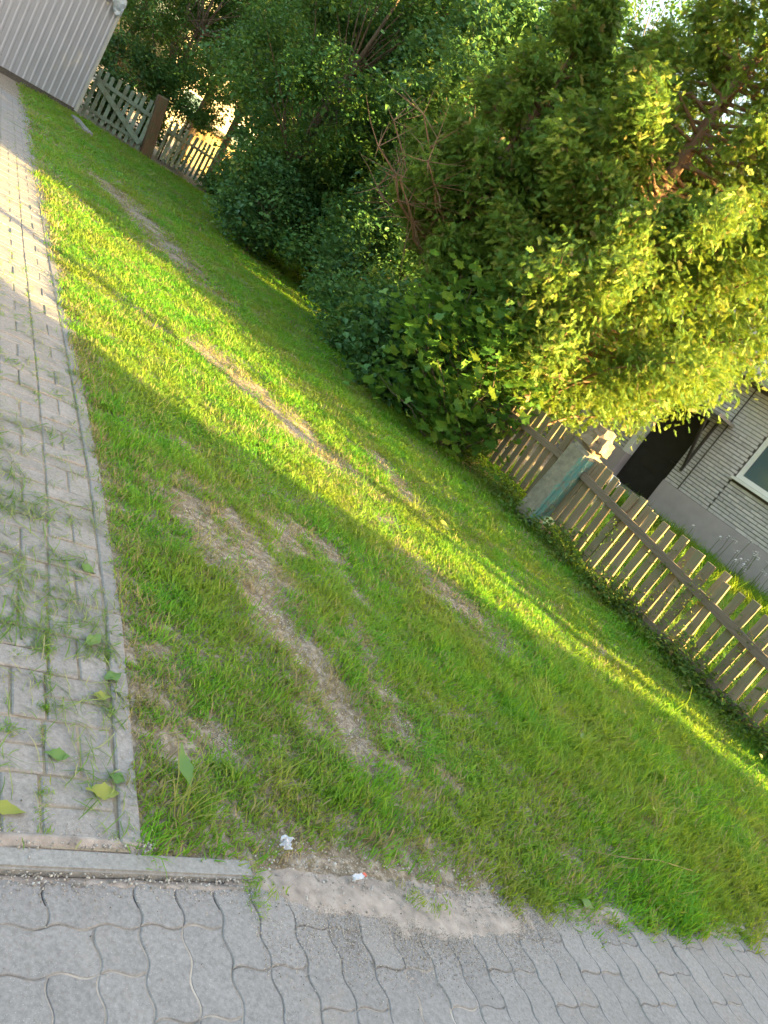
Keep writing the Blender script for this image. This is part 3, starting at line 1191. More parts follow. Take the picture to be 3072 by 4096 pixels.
# concrete post with overhanging rough cap
pr = empty('concrete_post', F0, FROT)
pr.rotation_euler = (-.03, .06, FROT)
tag(pr, 'rough concrete gate post with flaking turquoise paint and a rounded cap', 'post')
me = bevel_mesh(MB().box(-.165, .165, -.18, .18, -.05, 1.04).mesh('shaft', M['post']), .045, 3)
rough_mesh(me, .016, 6, 2)
link(bpy.data.objects.new('shaft', me), pr)
me = bevel_mesh(MB().box(-.17, .17, -.185, .185, 1.0, 1.33).mesh('cap', M['postcap']), .09, 3)
rough_mesh(me, .02, 6, 3)
for vv in me.vertices:
    if vv.co.z > 1.15:
        vv.co.x *= .88
        vv.co.y *= .88
link(bpy.data.objects.new('cap', me), pr)
me = rough_mesh(MB().box(-.07, .09, -.06, .09, -.03, .12).mesh('stone', M['brickpost']), .02, 9, 2)
o = link(bpy.data.objects.new('foundation_stone', me))
o.location = F0 + FD * .27 + Vector((-.06, -.05, 0))
tag(o, 'reddish brown rough stone at the foot of the concrete post', 'stone')

# tin mug hung on the fence
tr = empty('tin_mug', F0 + FD * .42 + Vector((.13, .12, .86)), 0)
tag(tr, 'shiny tin mug hanging behind the fence beside the concrete post', 'mug')
pr_ = [(0, .0), (.044, 0), (.047, .01), (.047, .12), (.044, .12), (.044, .012), (0, .012)]
v, f = [], []
for i in range(14):
    a = i * 6.2832 / 14
    v += [(r_ * math.cos(a), r_ * math.sin(a), z_) for r_, z_ in pr_]
q = len(pr_)
for i in range(14):
    for j in range(q - 1):
        f.append((i * q + j, ((i + 1) % 14) * q + j, ((i + 1) % 14) * q + j + 1, i * q + j + 1))
MB().add(v, f).build('cup', M['tin'], tr, True)
MB().tube([(.047, 0, .10), (.075, 0, .095), (.08, 0, .06), (.07, 0, .03), (.046, 0, .025)], [.004] * 5, 6).build('handle', M['tin'], tr, True)

# far gate by the metal garage
G0, G1 = Vector((-12.75, 21.02, 0)), Vector((-11.3, 21.83, 0))
GD = (G1 - G0)
GL = GD.length
GROT = math.atan2(GD.y, GD.x)
gt = empty('garden_gate', G0, GROT)
tag(gt, 'grey green wooden picket gate with a diagonal brace beside the metal garage', 'gate')
for i in range(10):
    o = link(bpy.data.objects.new('slat', picket_mesh(.10, .025, 1.28 + random.gauss(0, .03), mat=M['greenwood'])), gt)
    o.location = (.06 + i * (GL - .12) / 9, 0, .05)
    o.rotation_euler = (0, random.gauss(0, .015), 0)
MB().bar((0, -.045, 1.06), (GL, -.045, 1.0), .04, .10).build('rail', M['greenwood'], gt)
MB().bar((0, -.045, .28), (GL, -.045, .26), .04, .09).build('rail', M['greenwood'], gt)
MB().bar((.08, -.09, 1.0), (GL - .06, -.09, .22), .04, .14).build('brace', M['greenwood'], gt)
for nm, p, hgt, w, mt_, lab, lean in (('wooden_post', Vector((-11.13, 21.95, 0)), 1.62, .30, M['brownpost'], 'thick rotting brown gate post between the gate and the far fence', -.14),
                                      ('brick_post', Vector((-10.0, 25.3, 0)), 1.15, .36, M['brickpost'], 'low red brown masonry post at the end of the far fence', .0)):
    o = link(bpy.data.objects.new(nm, rough_mesh(bevel_mesh(MB().box(-w / 2, w / 2, -w / 2, w / 2, -.1, hgt).mesh(nm, mt_), .025), .014, 5, 3)))
    o.location = p
    o.rotation_euler = (0, lean, GROT + .2)
    tag(o, lab, 'post')
H0, H1 = Vector((-11.0, 22.1, 0)), Vector((-9.95, 25.2, 0))
hl = (H1 - H0).length
fence('picket_fence', 'grey green picket fence between the rotting post and the masonry post', .12, hl - .15, H0, math.atan2((H1 - H0).y, (H1 - H0).x), .21,
      lambda s: 1.22, lambda s: .12, lambda s: .92, .095, .024, M['greenwood'], M['greenwood'], lower=False)

# ------------------------------------------------------------------ metal garage at the end of the footpath
A0, A1 = Vector((-12.42, 20.25, 0)), Vector((-13.25, 18.35, 0))
AD = (A1 - A0).normalized()
gar = empty('metal_garage', A0, math.atan2(AD.y, AD.x))
tag(gar, 'metal garage clad in pale grey ribbed sheets behind the footpath end', 'garage')
HT = 2.85


def ribbed(x0, x1, y, z0, z1):
    prof = []
    x = x0
    while x < x1 - 1e-4:
        for dx, dy in ((0, 0), (.022, .022), (.06, .022), (.082, 0)):
            if x + dx <= x1:
                prof.append((x + dx, y + dy))
        x += .18
    prof.append((x1, y))
    v = [(px, py, z0) for px, py in prof] + [(px, py, z1) for px, py in prof]
    k = len(prof)
    return MB().add(v, [(i, i + 1, k + i + 1, k + i) for i in range(k - 1)])


for i in range(6):
    ribbed(.05 + i * 1.08, .05 + (i + 1) * 1.08 - .002, 0, .14, HT - .02 + .0 * i).build('wall_sheet', M['sheet'], gar)
MB().box(-.03, .05, -.06, .045, .10, HT).build('corner_trim', M['trim'], gar)
MB().box(0, 6.5, -4.0, -.01, -.05, .139).build('base', M['mortar'], gar)
MB().box(.0, .04, -4.0, -.07, .14, HT - .02).build('end_wall', M['sheet'], gar)
MB().box(-.02, 6.6, -4.1, .10, HT - .018, HT + .07).build('roof', M['sheet'], gar)
# torn plastic film at the roof corner
bm = bmesh.new()
bmesh.ops.create_grid(bm, x_segments=22, y_segments=7, size=.5)
for vv in bm.verts:
    x, y = vv.co.x + .5, vv.co.y + .5
    vv.co = Vector((.02 + x * 1.5, .13 + .03 * math.sin(x * 31) + random.gauss(0, .012), HT + .14 - y * (.12 + .25 * abs(math.sin(x * 7 + 1)) * (1.1 - x)) + random.gauss(0, .02)))
me = bpy.data.meshes.new('torn_film')
bm.to_mesh(me)
bm.free()
me.materials.append(M['film'])
link(bpy.data.objects.new('torn_film', me), gar)
# concrete slab strip in front of the gate
me = rough_mesh(MB().box(-.9, .9, -.10, .10, -.05, .05).mesh('slab', M['kerb']), .012, 3, 3)
o = link(bpy.data.objects.new('concrete_slab', me))
o.location = (-10.95, 18.3, .03)
o.rotation_euler = (0, 0, 1.02 + 1.3)
tag(o, 'low strip of broken concrete in the grass before the gate', 'slab')

# ------------------------------------------------------------------ brick house behind the fence
HA = Vector((4.332, 15.993, 0))
HROT = math.atan2(-.5895, .8078)                # local x along the facade, local -y faces the garden
house = empty('brick_house', HA, HROT)
tag(house, 'pale brick house with grey plinth, dark doorway and white window behind the fence', 'house')
PL = .88
X0, X1, HH, DP = -3.6, 6.2, 3.3, 7.0
MB().box(X0 - .03, -1.0, -.03, DP, -.1, PL).build('plinth', M['plinth'], house)
MB().box(0.0, X1 + .03, -.03, DP, -.1, PL).build('plinth', M['plinth'], house)
wl = MB()
wl.box(X0, -1.12, .025, .38, PL + .001, HH)
wl.box(0.004, 1.06, .025, .38, PL + .001, HH)
wl.box(1.0605, 2.45, .025, .38, PL + .001, 1.66)
wl.box(1.0605, 2.45, .025, .38, 2.95, HH)
wl.box(2.4505, X1, .025, .38, PL + .001, HH)
wl.box(-1.119, .003, .025, .38, 2.35, HH)
wl.box(X0, X0 + .35, .381, DP, PL + .001, HH)
wl.box(X1 - .35, X1, .381, DP, PL + .001, HH)
wl.box(X0 + .351, X1 - .351, DP - .35, DP, PL + .001, HH)
wall = wl.build('wall', M['mortar'], house)
RH = .0715
bk = bevel_mesh(MB().box(-.121, .121, 0, .06, 0, .0585).mesh('brick', M['brick']), .004)
bkh = bevel_mesh(MB().box(-.058, .058, 0, .06, 0, .0585).mesh('brick', M['brick']), .004)
rest = MB()
nb = 0


def open_at(x, z):
    return (-1.12 < x < 0 and z < 2.33) or (1.06 < x < 2.45 and 1.60 < z < 2.95)


for r_ in range(int((HH - PL) / RH)):
    z = PL + .006 + r_ * RH
    for seg in ((X0, -1.125), (.003, 1.055), (1.06, 2.45), (2.455, X1), (-1.12, 0)):
        if open_at((seg[0] + seg[1]) / 2, z + .03):
            continue
        x = seg[0] + (.0 if r_ % 2 else -.128)
        while x < seg[1] - .02:
            a, c = max(x, seg[0]) + .004, min(x + .256, seg[1]) - .004
            if c - a > .03:
                vis = (-1.7 < a < 2.6) and z < 2.35 and nb < 298
                if vis:
                    o = link(bpy.data.objects.new('brick', bk if c - a > .2 else bkh), wall)
                    o.location = ((a + c) / 2, random.gauss(0, .0025), z)
                    o.scale = ((c - a) / (.242 if c - a > .2 else .116), 1, 1)
                    nb += 1
                else:
                    rest.box(a, c, 0, .06, z, z + .0585)
            x += .256
tag(rest.build('brick_courses', M['brick'], wall), kind='stuff')
# door recess
MB().box(-.998, -.002, .30, .36, .30, 2.34).build('door', M['door'], house)
dr = [c for c in house.children if c.name.startswith('door')][0]
for i in range(5):
    MB().box(-.95, -.05, .285, .2995, .50 + i * .36, .50 + i * .36 + .30).build('door_panel', M['door'], dr)
MB().tube([(-.12, .28, 1.25), (-.12, .24, 1.25), (-.22, .24, 1.25)], [.01] * 3, 6).build('door_handle', M['dark_metal'], dr)
MB().box(-1.115, -1.0, -.02, .30, PL + .002, 2.348).build('door_frame', M['white'], house)
MB().box(-.99, -.01, -.9, .29, -.1, .30).build('doorstep', M['kerb'], house)
# window
win = MB().box(1.07, 1.16, .03, .12, 1.70, 2.94).box(2.35, 2.44, .03, .12, 1.70, 2.94).box(1.161, 2.349, .031, .12, 1.70, 1.79).box(1.161, 2.349, .031, .12, 2.85, 2.94).box(1.72, 1.80, .032, .12, 1.791, 2.849).build('window', M['white'], house)
MB().box(1.158, 2.352, .07, .09, 1.785, 2.855).build('pane', M['glass'], win)
MB().box(1.03, 2.48, -.09, .10, 1.64, 1.695).build('sill', M['white'], win)
MB().tube([(.345, -.012, PL + .01), (.345, -.012, 3.25)], [.012, .012], 6).build('cable', M['dark_metal'], house)
# canopy over the door
MB().box(-1.35, .45, -1.0, -.001, 2.42, 2.48).build('canopy', M['roof'], house)
MB().bar((.16, -.02, 1.32), (.16, -.75, 2.41), .05, .05).build('canopy_brace', M['dark_metal'], house)
MB().box(.135, .185, -.045, -.004, 1.2, 2.415).build('canopy_brace', M['dark_metal'], house)
MB().bar((-1.25, -.02, 1.5), (-1.25, -.75, 2.41), .05, .05).build('canopy_brace', M['dark_metal'], house)
rf = MB()
rz0, rz1 = HH + .002, HH + 2.0
v = [(X0 - .4, -.5, rz0), (X1 + .4, -.5, rz0), (X1 + .4, DP / 2, rz1), (X0 - .4, DP / 2, rz1), (X0 - .4, DP + .5, rz0), (X1 + .4, DP + .5, rz0)]
v += [(a, c_, d_ + .12) for a, c_, d_ in v]
rf.add(v, [(0, 1, 2, 3), (3, 2, 5, 4), (9, 8, 7, 6), (10, 11, 8, 9), (0, 6, 7, 1), (4, 5, 11, 10), (0, 3, 9, 6), (3, 4, 10, 9), (1, 7, 8, 2), (2, 8, 11, 5)])
rf.build('roof', M['roof'], house)
MB().add([(X0 + .0, .2, HH), (X0 + .0, DP - .2, HH), (X0 + .0, DP / 2, rz1 - .1), (X0 + .2, .2, HH), (X0 + .2, DP - .2, HH), (X0 + .2, DP / 2, rz1 - .1)],
         [(0, 2, 1), (3, 4, 5), (0, 1, 4, 3), (1, 2, 5, 4), (2, 0, 3, 5)]).build('gable', M['brick'], house)

# ------------------------------------------------------------------ unseen things placed to shade the verge and yard
nh = empty('shade_house', (9.0, 2.9, 0), math.atan2(-.175, .985))  # sun blocker added off view, turned along the sun direction
tag(nh, 'unseen white plastered house added to shade the road and verge, outside the picture', 'house')
MB().box(0, 8, -14, 0, -.1, 4.6).build('wall', M['plaster'], nh)
MB().add([(-.0, -14.4, 4.601), (8.4, -14.4, 4.601), (8.4, 0, 4.601), (0, 0, 4.601), (4.2, -14.4, 6.6), (4.2, 0, 6.6)],
         [(0, 3, 2, 1), (0, 4, 5, 3), (1, 2, 5, 4), (0, 1, 4), (3, 5, 2)]).build('roof', M['roof'], nh)
for i in range(4):
    w_ = MB().box(-.03, -.002, -3.0 - i * 3.2, -1.6 - i * 3.2, 1.2, 2.6).build('window', M['glass'], nh)
MB().add([(0, .001, -.1), (3, .001, -.1), (3, 1.12, -.1), (0, 1.12, -.1), (0, .001, 2.05), (3, .001, 2.05), (3, 1.12, 1.33), (0, 1.12, 1.33)],
         [(3, 2, 1, 0), (4, 5, 6, 7), (0, 1, 5, 4), (1, 2, 6, 5), (2, 3, 7, 6), (3, 0, 4, 7)]).build('shade_annex', M['plaster'], nh)  # lean-to added, its sloped top shapes the edge of the sunlit band
gs_ = empty('shade_store', (8.0, 6.8, 0), math.atan2(-.175, .985))  # unseen block added to keep sun off the yard
tag(gs_, 'low board store added to shade the yard, outside the picture', 'shed')
for i in range(17):
    MB().box(-.012 * (i % 2), 2.5, i * .3, i * .3 + .29, -.05, 2.1).build('board', M['rail'], gs_)
MB().box(-.15, 2.7, -.1, 5.25, 2.101, 2.2).build('roof', M['roof'], gs_)
wpz = empty('shade_wood_stack', (7.9, 6.6, 0), math.atan2(-.175, .985))  # unseen low stack added to shade the ground behind the pickets
tag(wpz, 'stack of split wood added to shade the ground behind the fence, outside the picture', 'firewood')
lg = bevel_mesh(MB().box(0, .45, -.085, .085, -.07, .07).mesh('log', M['bark']), .03)
for j in range(8):
    for i in range(8):
        o = link(bpy.data.objects.new('log', lg), wpz)
        o.location = (random.gauss(0, .02), -.1 - i * .172, .07 + j * .141)
        o.rotation_euler = (random.uniform(-.15, .15), 0, random.gauss(0, .03))
pl = empty('washing_line_pole', (4.7, 5.13, 0), 0)
tag(pl, 'slim wooden washing line pole beside the fence end, outside the picture', 'pole')
MB().tube([(0, 0, -.1), (0, 0, 1.7), (.01, 0, 3.3)], [.075, .072, .065], 9).build('mast', M['rail'], pl, True)
MB().bar((0, -.4, 3.2), (0, .4, 3.2), .05, .05).build('crossbar', M['rail'], pl)

# sunlit building and yard far behind the trees
fb = empty('apartment_building', (-17, 56, 0), math.radians(28))
tag(fb, 'beige plastered building glimpsed through the far trees', 'building')
MB().box(-11, 11, 0, 9, -.1, 9.5).build('wall', M['beige'], fb)
MB().box(-11.3, 11.3, -.3, 9.3, 9.501, 9.9).build('roof', M['roof'], fb)
for r_ in range(3):
    for i in range(6):
        w_ = MB().box(-9.8 + i * 3.6, -8.3 + i * 3.6, -.03, -.003, 1.4 + r_ * 3, 2.9 + r_ * 3).build('window', M['white'], fb)
        MB().box(-9.7 + i * 3.6, -8.4 + i * 3.6, -.05, -.031, 1.5 + r_ * 3, 2.8 + r_ * 3).build('pane', M['glass'], w_)
sh = empty('garden_shed', (-13.2, 33.0, 0), math.radians(35))
tag(sh, 'low tan board shed seen through the far pickets', 'shed')
for i in range(14):
    MB().box(-2.1 + i * .3, -2.1 + i * .3 + .29, -.012 * (i % 2), 2, 0, 1.55).build('board', M['tan'], sh)
MB().box(-2.3, 2.3, -.3, 2.3, 1.551, 1.75).build('roof', M['roof'], sh)


# ------------------------------------------------------------------ trees and shrubs
def limb_tube(mb, p, q, r0, r1, sag=.0, seg=6, kinks=4):
    p, q = Vector(p), Vector(q)
    pts = []
    for i in range(kinks + 1):
        t = i / kinks
        c = p.lerp(q, t) + Vector((0, 0, sag * math.sin(math.pi * t)))
        if 0 < i < kinks:
            c += Vector((random.gauss(0, .03), random.gauss(0, .03), random.gauss(0, .03))) * (p - q).length
        pts.append(c)
    mb.tube(pts, [r0 + (r1 - r0) * i / kinks for i in range(kinks + 1)], seg, cap=False)
    return pts


def thuja(name, label, c, rad, zlow, ztop, nbranch, per, key, spray=.16, dead=0, group=None):
    root = empty(name, (c[0], c[1], 0))
    tag(root, label, 'tree', group)
    tm = MB()
    tm.tube([(0, 0, -.1), (.03, .02, 1.2), (-.04, .05, 3), (.02, 0, ztop * .7), (0, 0, ztop * .97)], [.16, .14, .11, .06, .01], 9)
    tm.build('trunk', M['redbark'], root, True)
    lm = MB()
    P, R_, S = [], [], []
    for i in range(nbranch):
        az = random.uniform(0, 6.283)
        zl = zlow(az)
        ze = zl + (ztop - zl) * (random.random() ** 1.15)
        hrel = (ze - zl) / (ztop - zl)
        L = rad(az) * (1 - hrel) ** .55 * (.72 + .28 * min(1, hrel * 6 + .35)) * random.uniform(.70, 1.12)
        rise = random.uniform(.15, .55) * L
        d = Vector((math.cos(az), math.sin(az), 0))
        p0 = Vector((0, 0, max(.4, ze - rise)))
        p1 = d * L + Vector((0, 0, ze))
        limb_tube(lm, p0, p1, .028, .008, -.10 * L, 5, 4)
        k = int(per * (.35 + L / 1.9))
        width = .08 + .095 * L
        for _ in range(k):
            t = 1 - abs(random.gauss(0, .30))
            if t < .25:
                continue
            b_ = p0.lerp(p1, t) + Vector((0, 0, -.10 * L * math.sin(math.pi * t)))
            w = width * (1.15 - .7 * t)
            off = Vector((random.gauss(0, w), random.gauss(0, w), random.gauss(0, w * 1.0)))
            b_ = b_ + off
            out = (d * .55 + Vector((random.gauss(0, .42), random.gauss(0, .42), random.gauss(-.35, .42)))).normalized()
            rot = out.to_track_quat('X', 'Y').to_euler()
            e = (Matrix(rot.to_matrix()) @ Matrix.Rotation(random.gauss(math.pi / 2, .8), 3, 'X')).to_euler()
            P.append(b_)
            R_.append(e)
            S.append(spray * random.uniform(.6, 1.25))
    lm.build('limbs', M['redbark'], root, True)
    if dead:
        dm = MB()
        for i in range(dead):
            az = math.radians(random.uniform(150, 275))
            z0 = random.uniform(1.6, 2.6)
            d = Vector((math.cos(az), math.sin(az), 0))
            L = random.uniform(.9, 1.6)
            pts_ = limb_tube(dm, Vector((0, 0, z0)), d * L + Vector((0, 0, z0 + random.uniform(-.1, .9))), .03, .008, -.12, 5, 5)
            for q_ in pts_[1:]:
                for _ in range(7):
                    e_ = q_ + Vector((random.gauss(0, .25), random.gauss(0, .25), random.gauss(.08, .22)))
                    limb_tube(dm, q_, e_, .007, .002, 0, 3, 2)
        dm.build('dead_branches', M['redbark'], root, True)
    cr = scatter('crown', np.array([tuple(p) for p in P]), np.array([tuple(e) for e in R_]), np.array(S), key, root)
    tag(cr, kind='stuff')
    return root


def zl_main(az):
    return 1.16 + 1.05 * max(0.0, math.cos(az + .45))


thuja('thuja_tree', 'large sunlit golden green thuja hanging over the fence and concrete post', (.62, 10.4), lambda az: 1.95 + .65 * max(0, math.cos(az + .1)) + .15 * math.sin(3 * az),
      zl_main, 8.8, 265, 480, 'thuja', .12)
thuja('thuja_tree', 'smaller shaded thuja with bare brown dead branches on its side', (-1.25, 10.95), lambda az: 1.15,
      lambda az: 1.5 + .9 * max(0, -math.cos(az - .4)), 5.6, 110, 330, 'thujadark', .13, dead=7)


def broadleaf(name, label, base, height, cr, cz, key, nclump, per, trunk_r=.12, lean=(0, 0), stems=1, zlow=.35, group=None, cat='tree', csize=1.0):
    root = empty(name, (base[0], base[1], 0))
    tag(root, label, cat, group)
    tm, lm = MB(), MB()
    tops = []
    for s_ in range(stems):
        a = random.uniform(0, 6.28)
        o = Vector((math.cos(a), math.sin(a), 0)) * (.22 * (stems > 1))
        top = Vector((lean[0], lean[1], height * .8)) + o * 2.5
        p = [o * .6 + Vector((0, 0, -.1)), o * .8 + Vector((lean[0] * .2, lean[1] * .2, height * .25)), o * 1.4 + Vector((lean[0] * .6, lean[1] * .6, height * .5)), top]
        k = trunk_r / (stems ** .5)
        tm.tube(p, [k, k * .8, k * .5, k * .12], 8)
        tops.append(p)
    tm.build('trunk', M['bark'], root, True)
    P, S, R_ = [], [], []
    ctr = Vector((lean[0] * .7, lean[1] * .7, cz))
    hz = min(height - cz, cz - zlow) if False else None
    for i in range(nclump):
        d = rand_dir(.1)
        rr = random.uniform(.45, 1.0) ** .6
        e = Vector((d.x * cr[0], d.y * cr[1], d.z * (height - cz if d.z > 0 else cz - zlow))) * rr
        c = ctr + e
        st = random.choice(tops)
        j = random.choice((1, 2, 2))
        if i % 3 == 0:
            limb_tube(lm, st[j], c, trunk_r * .18, .006, .05, 5, 3)
        rc = random.uniform(.28, .55) * csize
        for _ in range(int(per * random.uniform(.7, 1.3))):
            dd = rand_dir()
            q_ = c + Vector((dd.x, dd.y, dd.z * .75)) * rc * random.uniform(.3, 1.1)
            if q_.z < zlow * .7:
                continue
            P.append(tuple(q_))
            S.append(random.uniform(.75, 1.25))
            R_.append((random.gauss(0, .35), random.gauss(0, .35), random.uniform(0, 6.28)))
    lm.build('limbs', M['bark'], root, True)
    tag(scatter('crown', P, R_, S, key, root), kind='stuff')
    return root


broadleaf('broadleaf_tree', 'dense broad leaved tree rising behind the dead thuja branches', (-1.9, 14.4), 6.6, (2.1, 2.0), 4.0, 'leafblue', 95, 34, .14, zlow=1.3)
broadleaf('broadleaf_tree', 'dark leaning tree with its bare trunk showing in the hedge', (-5.75, 16.6), 7.6, (2.4, 2.2), 4.3, 'leaf', 130, 34, .12, (.5, 0), zlow=1.1)
broadleaf('broadleaf_tree', 'tall dark tree behind the hedge with sky showing through its top', (-.8, 19.5), 10.5, (3.4, 2.5), 6.5, 'leaf', 80, 20, .2, zlow=2.0, csize=1.2)
broadleaf('broadleaf_tree', 'shady tree overhanging the far fence and the masonry post', (-8.0, 23.5), 8.0, (2.8, 2.6), 4.8, 'leaf', 100, 34, .16, zlow=1.7, csize=1.15)
broadleaf('broadleaf_tree', 'several stemmed tree standing behind the picket gate', (-12.6, 24.2), 7.4, (2.6, 2.2), 4.5, 'leaf', 95, 32, .15, (-.2, .2), 3, zlow=1.9, csize=1.15)
broadleaf('broadleaf_tree', 'open crowned tree at the back of the yard before the beige building', (-14.5, 31), 10, (3.6, 3), 6.2, 'leaf', 110, 26, .2, zlow=2.6, csize=1.3)
broadleaf('broadleaf_tree', 'leafy tree filling the gap between the hedge and the masonry post', (-5.0, 22.5), 8.6, (2.8, 2.4), 4.8, 'leafblue', 110, 32, .16, zlow=1.0, csize=1.15)
broadleaf('broadleaf_tree', 'tall tree behind the roof of the brick house', (4.2, 27), 11, (3.5, 3), 7, 'leaf', 60, 20, .22, zlow=4.0, csize=1.4)

for (bx, by, hh, crx, zc, zl, key, lab) in (
        (-3.6, 17.6, 7.5, 2.0, 3.8, .5, 'leafblue', 'bushy tree in the middle of the dark hedge'),
        (-6.4, 20.2, 7.0, 1.8, 3.9, 1.2, 'leaf', 'bushy tree with branches down to the lawn left of the leaning tree'),
        (-9.4, 28.0, 9.0, 2.8, 4.6, 1.2, 'leafblue', 'round tree behind the masonry post'),
        (-12.0, 28.5, 9.5, 2.6, 5.4, 2.2, 'leaf', 'tree between the tan shed and the picket gate'),
        (-16.0, 27.0, 9.5, 3.0, 5.4, 1.2, 'leaf', 'big tree behind the metal garage'),
        (.7, 15.9, 6.2, 1.7, 4.1, 1.2, 'leaf', 'round tree added behind the thuja to shade the metal garage'),  # added to block sun spots on the garage wall
        (-4.5, 28.0, 11.0, 3.4, 6.0, 1.5, 'leaf', 'tall shade tree at the back of the hedge')):
    broadleaf('broadleaf_tree', lab, (bx, by), hh, (crx, crx * .9), zc, key, 105, 34, .15, (random.gauss(0, .3), 0), 1, zl, None, 'tree', 1.25)
SH = [((-2.7, 14.9), 2.7, (.9, .8), 'leaf', 34, 'leafy bush behind the low shrubs of the hedge foot'),
      ((-4.2, 16.7), 2.9, (1.0, .9), 'leaf', 36, 'leafy bush filling the hedge before the bushy tree'),
      ((-.45, 10.05), 1.6, (.7, .5), 'leaf', 30, 'mid green bush between the maple shrub and the smaller thuja'),
      ((-2.0, 12.2), 1.1, (.6, .4), 'leaf', 22, 'low bush at the lawn edge below the dead branches'),
      ((-5.3, 15.7), 1.7, (.8, .7), 'leafblue', 30, 'shrub on the lawn side of the leaning tree'),
      ((-6.3, 17.3), 1.9, (.9, .8), 'leaf', 30, 'shrub hiding the foot of the leaning tree'),
      ((-6.9, 21.9), 2.8, (1.1, 1.0), 'leafblue', 34, 'tall shrub beside the trunk of the leaning tree'),
      ((-8.2, 26.4), 3.4, (1.3, 1.1), 'leaf', 36, 'dark shrub overhanging the masonry post'),
      ((-11.6, 24.0), 3.2, (1.2, 1.0), 'leaf', 36, 'dark bush right behind the rotting gate post'),
      ((-13.2, 23.0), 2.8, (1.0, .9), 'leafblue', 34, 'dark bush behind the picket gate'),
      ((-1.05, 10.35), 1.25, (.75, .6), 'leafblue', 26, 'dark lilac like shrub under the smaller thuja'),
      ((-2.35, 13.75), 2.3, (.9, .8), 'leafblue', 30, 'dark shrub at the hedge foot below the dead branches'),
      ((-3.5, 15.4), 2.1, (1.0, .9), 'leaf', 30, 'bushy green shrub at the hedge foot with bright leaves on top'),
      ((-4.7, 18.4), 2.3, (1.2, 1.0), 'leafblue', 30, 'dense shrub in the hedge left of the leaning tree'),
      ((-6.0, 20.6), 2.2, (1.2, 1.0), 'leaf', 30, 'shrub in the deep shade toward the masonry post'),
      ((-7.6, 24.9), 2.0, (1.1, 1.0), 'leafblue', 28, 'low dark shrub beside the masonry post'),
      ((-9.7, 24.0), .55, (.35, .6), 'leaf', 18, 'low bramble growing along the far pickets'),
      ((-1.6, 11.5), .85, (.7, .5), 'leaf', 18, 'low leafy shrub where the hedge meets the lawn')]
for (p, h, cr, key, ncl, lab) in SH:
    broadleaf('shrub', lab, p, h, cr, h * .5, key, ncl, 22, .04, (0, 0), 3, .08, None, 'shrub', .75)

# maple shrub by the concrete post: large leaves are parts
ms = empty('maple_shrub', (.25, 9.3, 0))
tag(ms, 'young maple shrub with large lobed leaves in front of the picket fence', 'shrub')
sm = MB()
mps, mrs, mss = [], [], []
tips = []
for i in range(60):
    az = random.uniform(0, 6.283)
    r_ = random.uniform(.1, 1)
    e = Vector((math.cos(az) * 1.05 * r_ - .35, math.sin(az) * .5 * r_ - .15, random.uniform(.25, 1.85) * (1.15 - .40 * r_)))
    limb_tube(sm, Vector((random.gauss(0, .06), random.gauss(0, .06), 0)), e, .012, .004, .05, 5, 4)
    tips.append(e)
sm.build('stems', M['bark'], ms, True)
mm = [maple_mesh(M['maple'], .105, .06 + .08 * k) for k in range(3)]
allp = []
for e in tips:
    for _ in range(30):
        q_ = e + Vector((random.gauss(0, .17), random.gauss(0, .15), random.gauss(-.03, .17)))
        if q_.z < .08:
            continue
        allp.append(q_)
allp.sort(key=lambda q_: q_.y - .25 * q_.z)
for i, q_ in enumerate(allp):
    tilt = (random.gauss(.75, .35), random.gauss(0, .4), random.gauss(math.pi, .9))   # tips droop toward the lane
    s_ = random.uniform(.7, 1.35)
    if i < 290:
        o = link(bpy.data.objects.new('leaf', mm[i % 3]), ms)
        o.location = q_
        o.rotation_euler = tilt
        o.scale = (s_,) * 3
    else:
        mps.append(tuple(q_))
        mrs.append(tilt)
        mss.append(s_)
tag(scatter('foliage', mps, mrs, mss, 'maple', ms), kind='stuff')
# maple leaves in the hedge above
hp, hr, hs = [], [], []

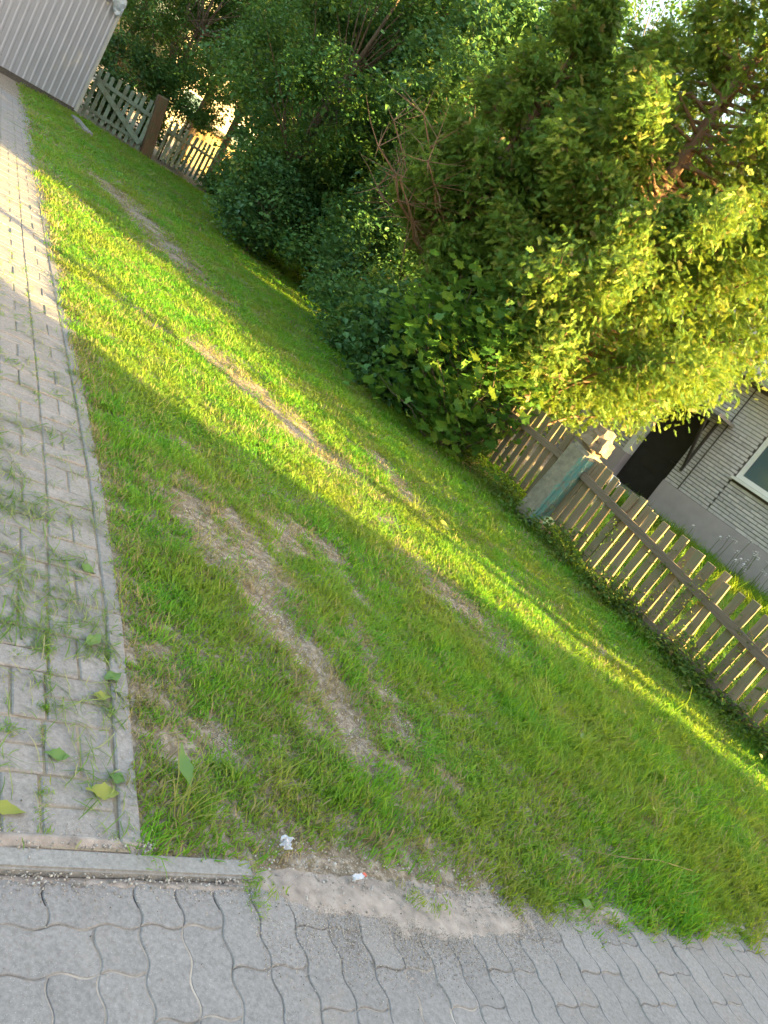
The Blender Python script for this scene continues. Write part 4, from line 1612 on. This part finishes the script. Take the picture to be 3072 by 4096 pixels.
# weeds along the fence foot and through the pickets
wp, wr_, ws = [], [], []
for _ in range(1500):
    s_ = random.uniform(-1.6, 3.7)
    side = abs(random.gauss(0, .12)) + .03
    p = F0 + FD * s_ + Vector((FD.y, -FD.x, 0)) * side
    z_ = abs(random.gauss(.03, .09)) * (1.4 if wob(s_ * 3, 1, 1.3) > .1 else .6)
    wp.append((p.x, p.y, z_))
    wr_.append((random.gauss(0, .4), random.gauss(0, .4), random.uniform(0, 6.28)))
    ws.append(random.uniform(.5, 1.2))
for _ in range(120):                                     # creepers on the fence
    s_ = random.choice((.9, 1.55, 1.9, 2.1, 2.6)) + random.gauss(0, .12)
    z_ = random.uniform(.1, .9 - .07 * s_)
    p = F0 + FD * s_ + Vector((FD.y, -FD.x, 0)) * random.uniform(.03, .09)
    wp.append((p.x, p.y, z_))
    wr_.append((random.gauss(0, .6), random.gauss(0, .6), random.uniform(0, 6.28)))
    ws.append(random.uniform(.3, .7))
tag(scatter('weeds', wp, wr_, ws, 'weed'), 'low weeds and creepers growing through the foot of the fence', 'weeds', kind='stuff')
# rank grass and flowers along the house behind the fence
bp, br_, bs = [], [], []
for _ in range(2600):
    s_ = random.uniform(-.3, 5.5)
    o_ = random.uniform(-1.7, -.15)
    p = HA + Vector((math.cos(HROT), math.sin(HROT), 0)) * s_ + Vector((-math.sin(HROT), math.cos(HROT), 0)) * o_
    bp.append((p.x, p.y, .0))
    br_.append((random.gauss(0, .2), random.gauss(0, .2), random.uniform(0, 6.28)))
    bs.append((2.5, 2.5, random.uniform(2.2, 4.6) * (.55 + .3 * wob(s_, o_, 1.6))))
for _ in range(2600):
    s_, o_ = random.uniform(-2, 4.5), random.uniform(.25, 6.5)
    p = F0 + FD * s_ + Vector((-FD.y, FD.x, 0)) * o_
    bp.append((p.x, p.y, .0))
    br_.append((random.gauss(0, .2), random.gauss(0, .2), random.uniform(0, 6.28)))
    bs.append((2.5, 2.5, random.uniform(.8, 2.2)))
tag(scatter('rank_grass', bp, br_, bs, 'longgrass'), 'tall dark green grass along the grey plinth of the house', 'grass', kind='stuff')
src_coll('flower', [leaf_cluster(9, .035, .045, .04, M['petal']) for _ in range(3)])
fl = empty('flowering_plant', HA + Vector((.9, -1.6, 0)))
tag(fl, 'plant with small white flower heads in front of the grey plinth', 'plant')
fs, fp = MB(), []
for _ in range(26):
    e = Vector((random.uniform(-.3, 1.7), 0, 0))
    e = Vector((e.x * .8 + random.gauss(0, .15), -e.x * .58 + random.gauss(0, .2), random.uniform(.45, .95)))
    limb_tube(fs, (e.x, e.y, 0), e, .006, .004, 0, 4, 3)
    fp.append(tuple(e))
fs.build('stems', M['weed'], fl)
tag(scatter('flower_heads', fp, np.zeros((len(fp), 3)), np.full(len(fp), 1.0), 'flower', fl), kind='stuff')
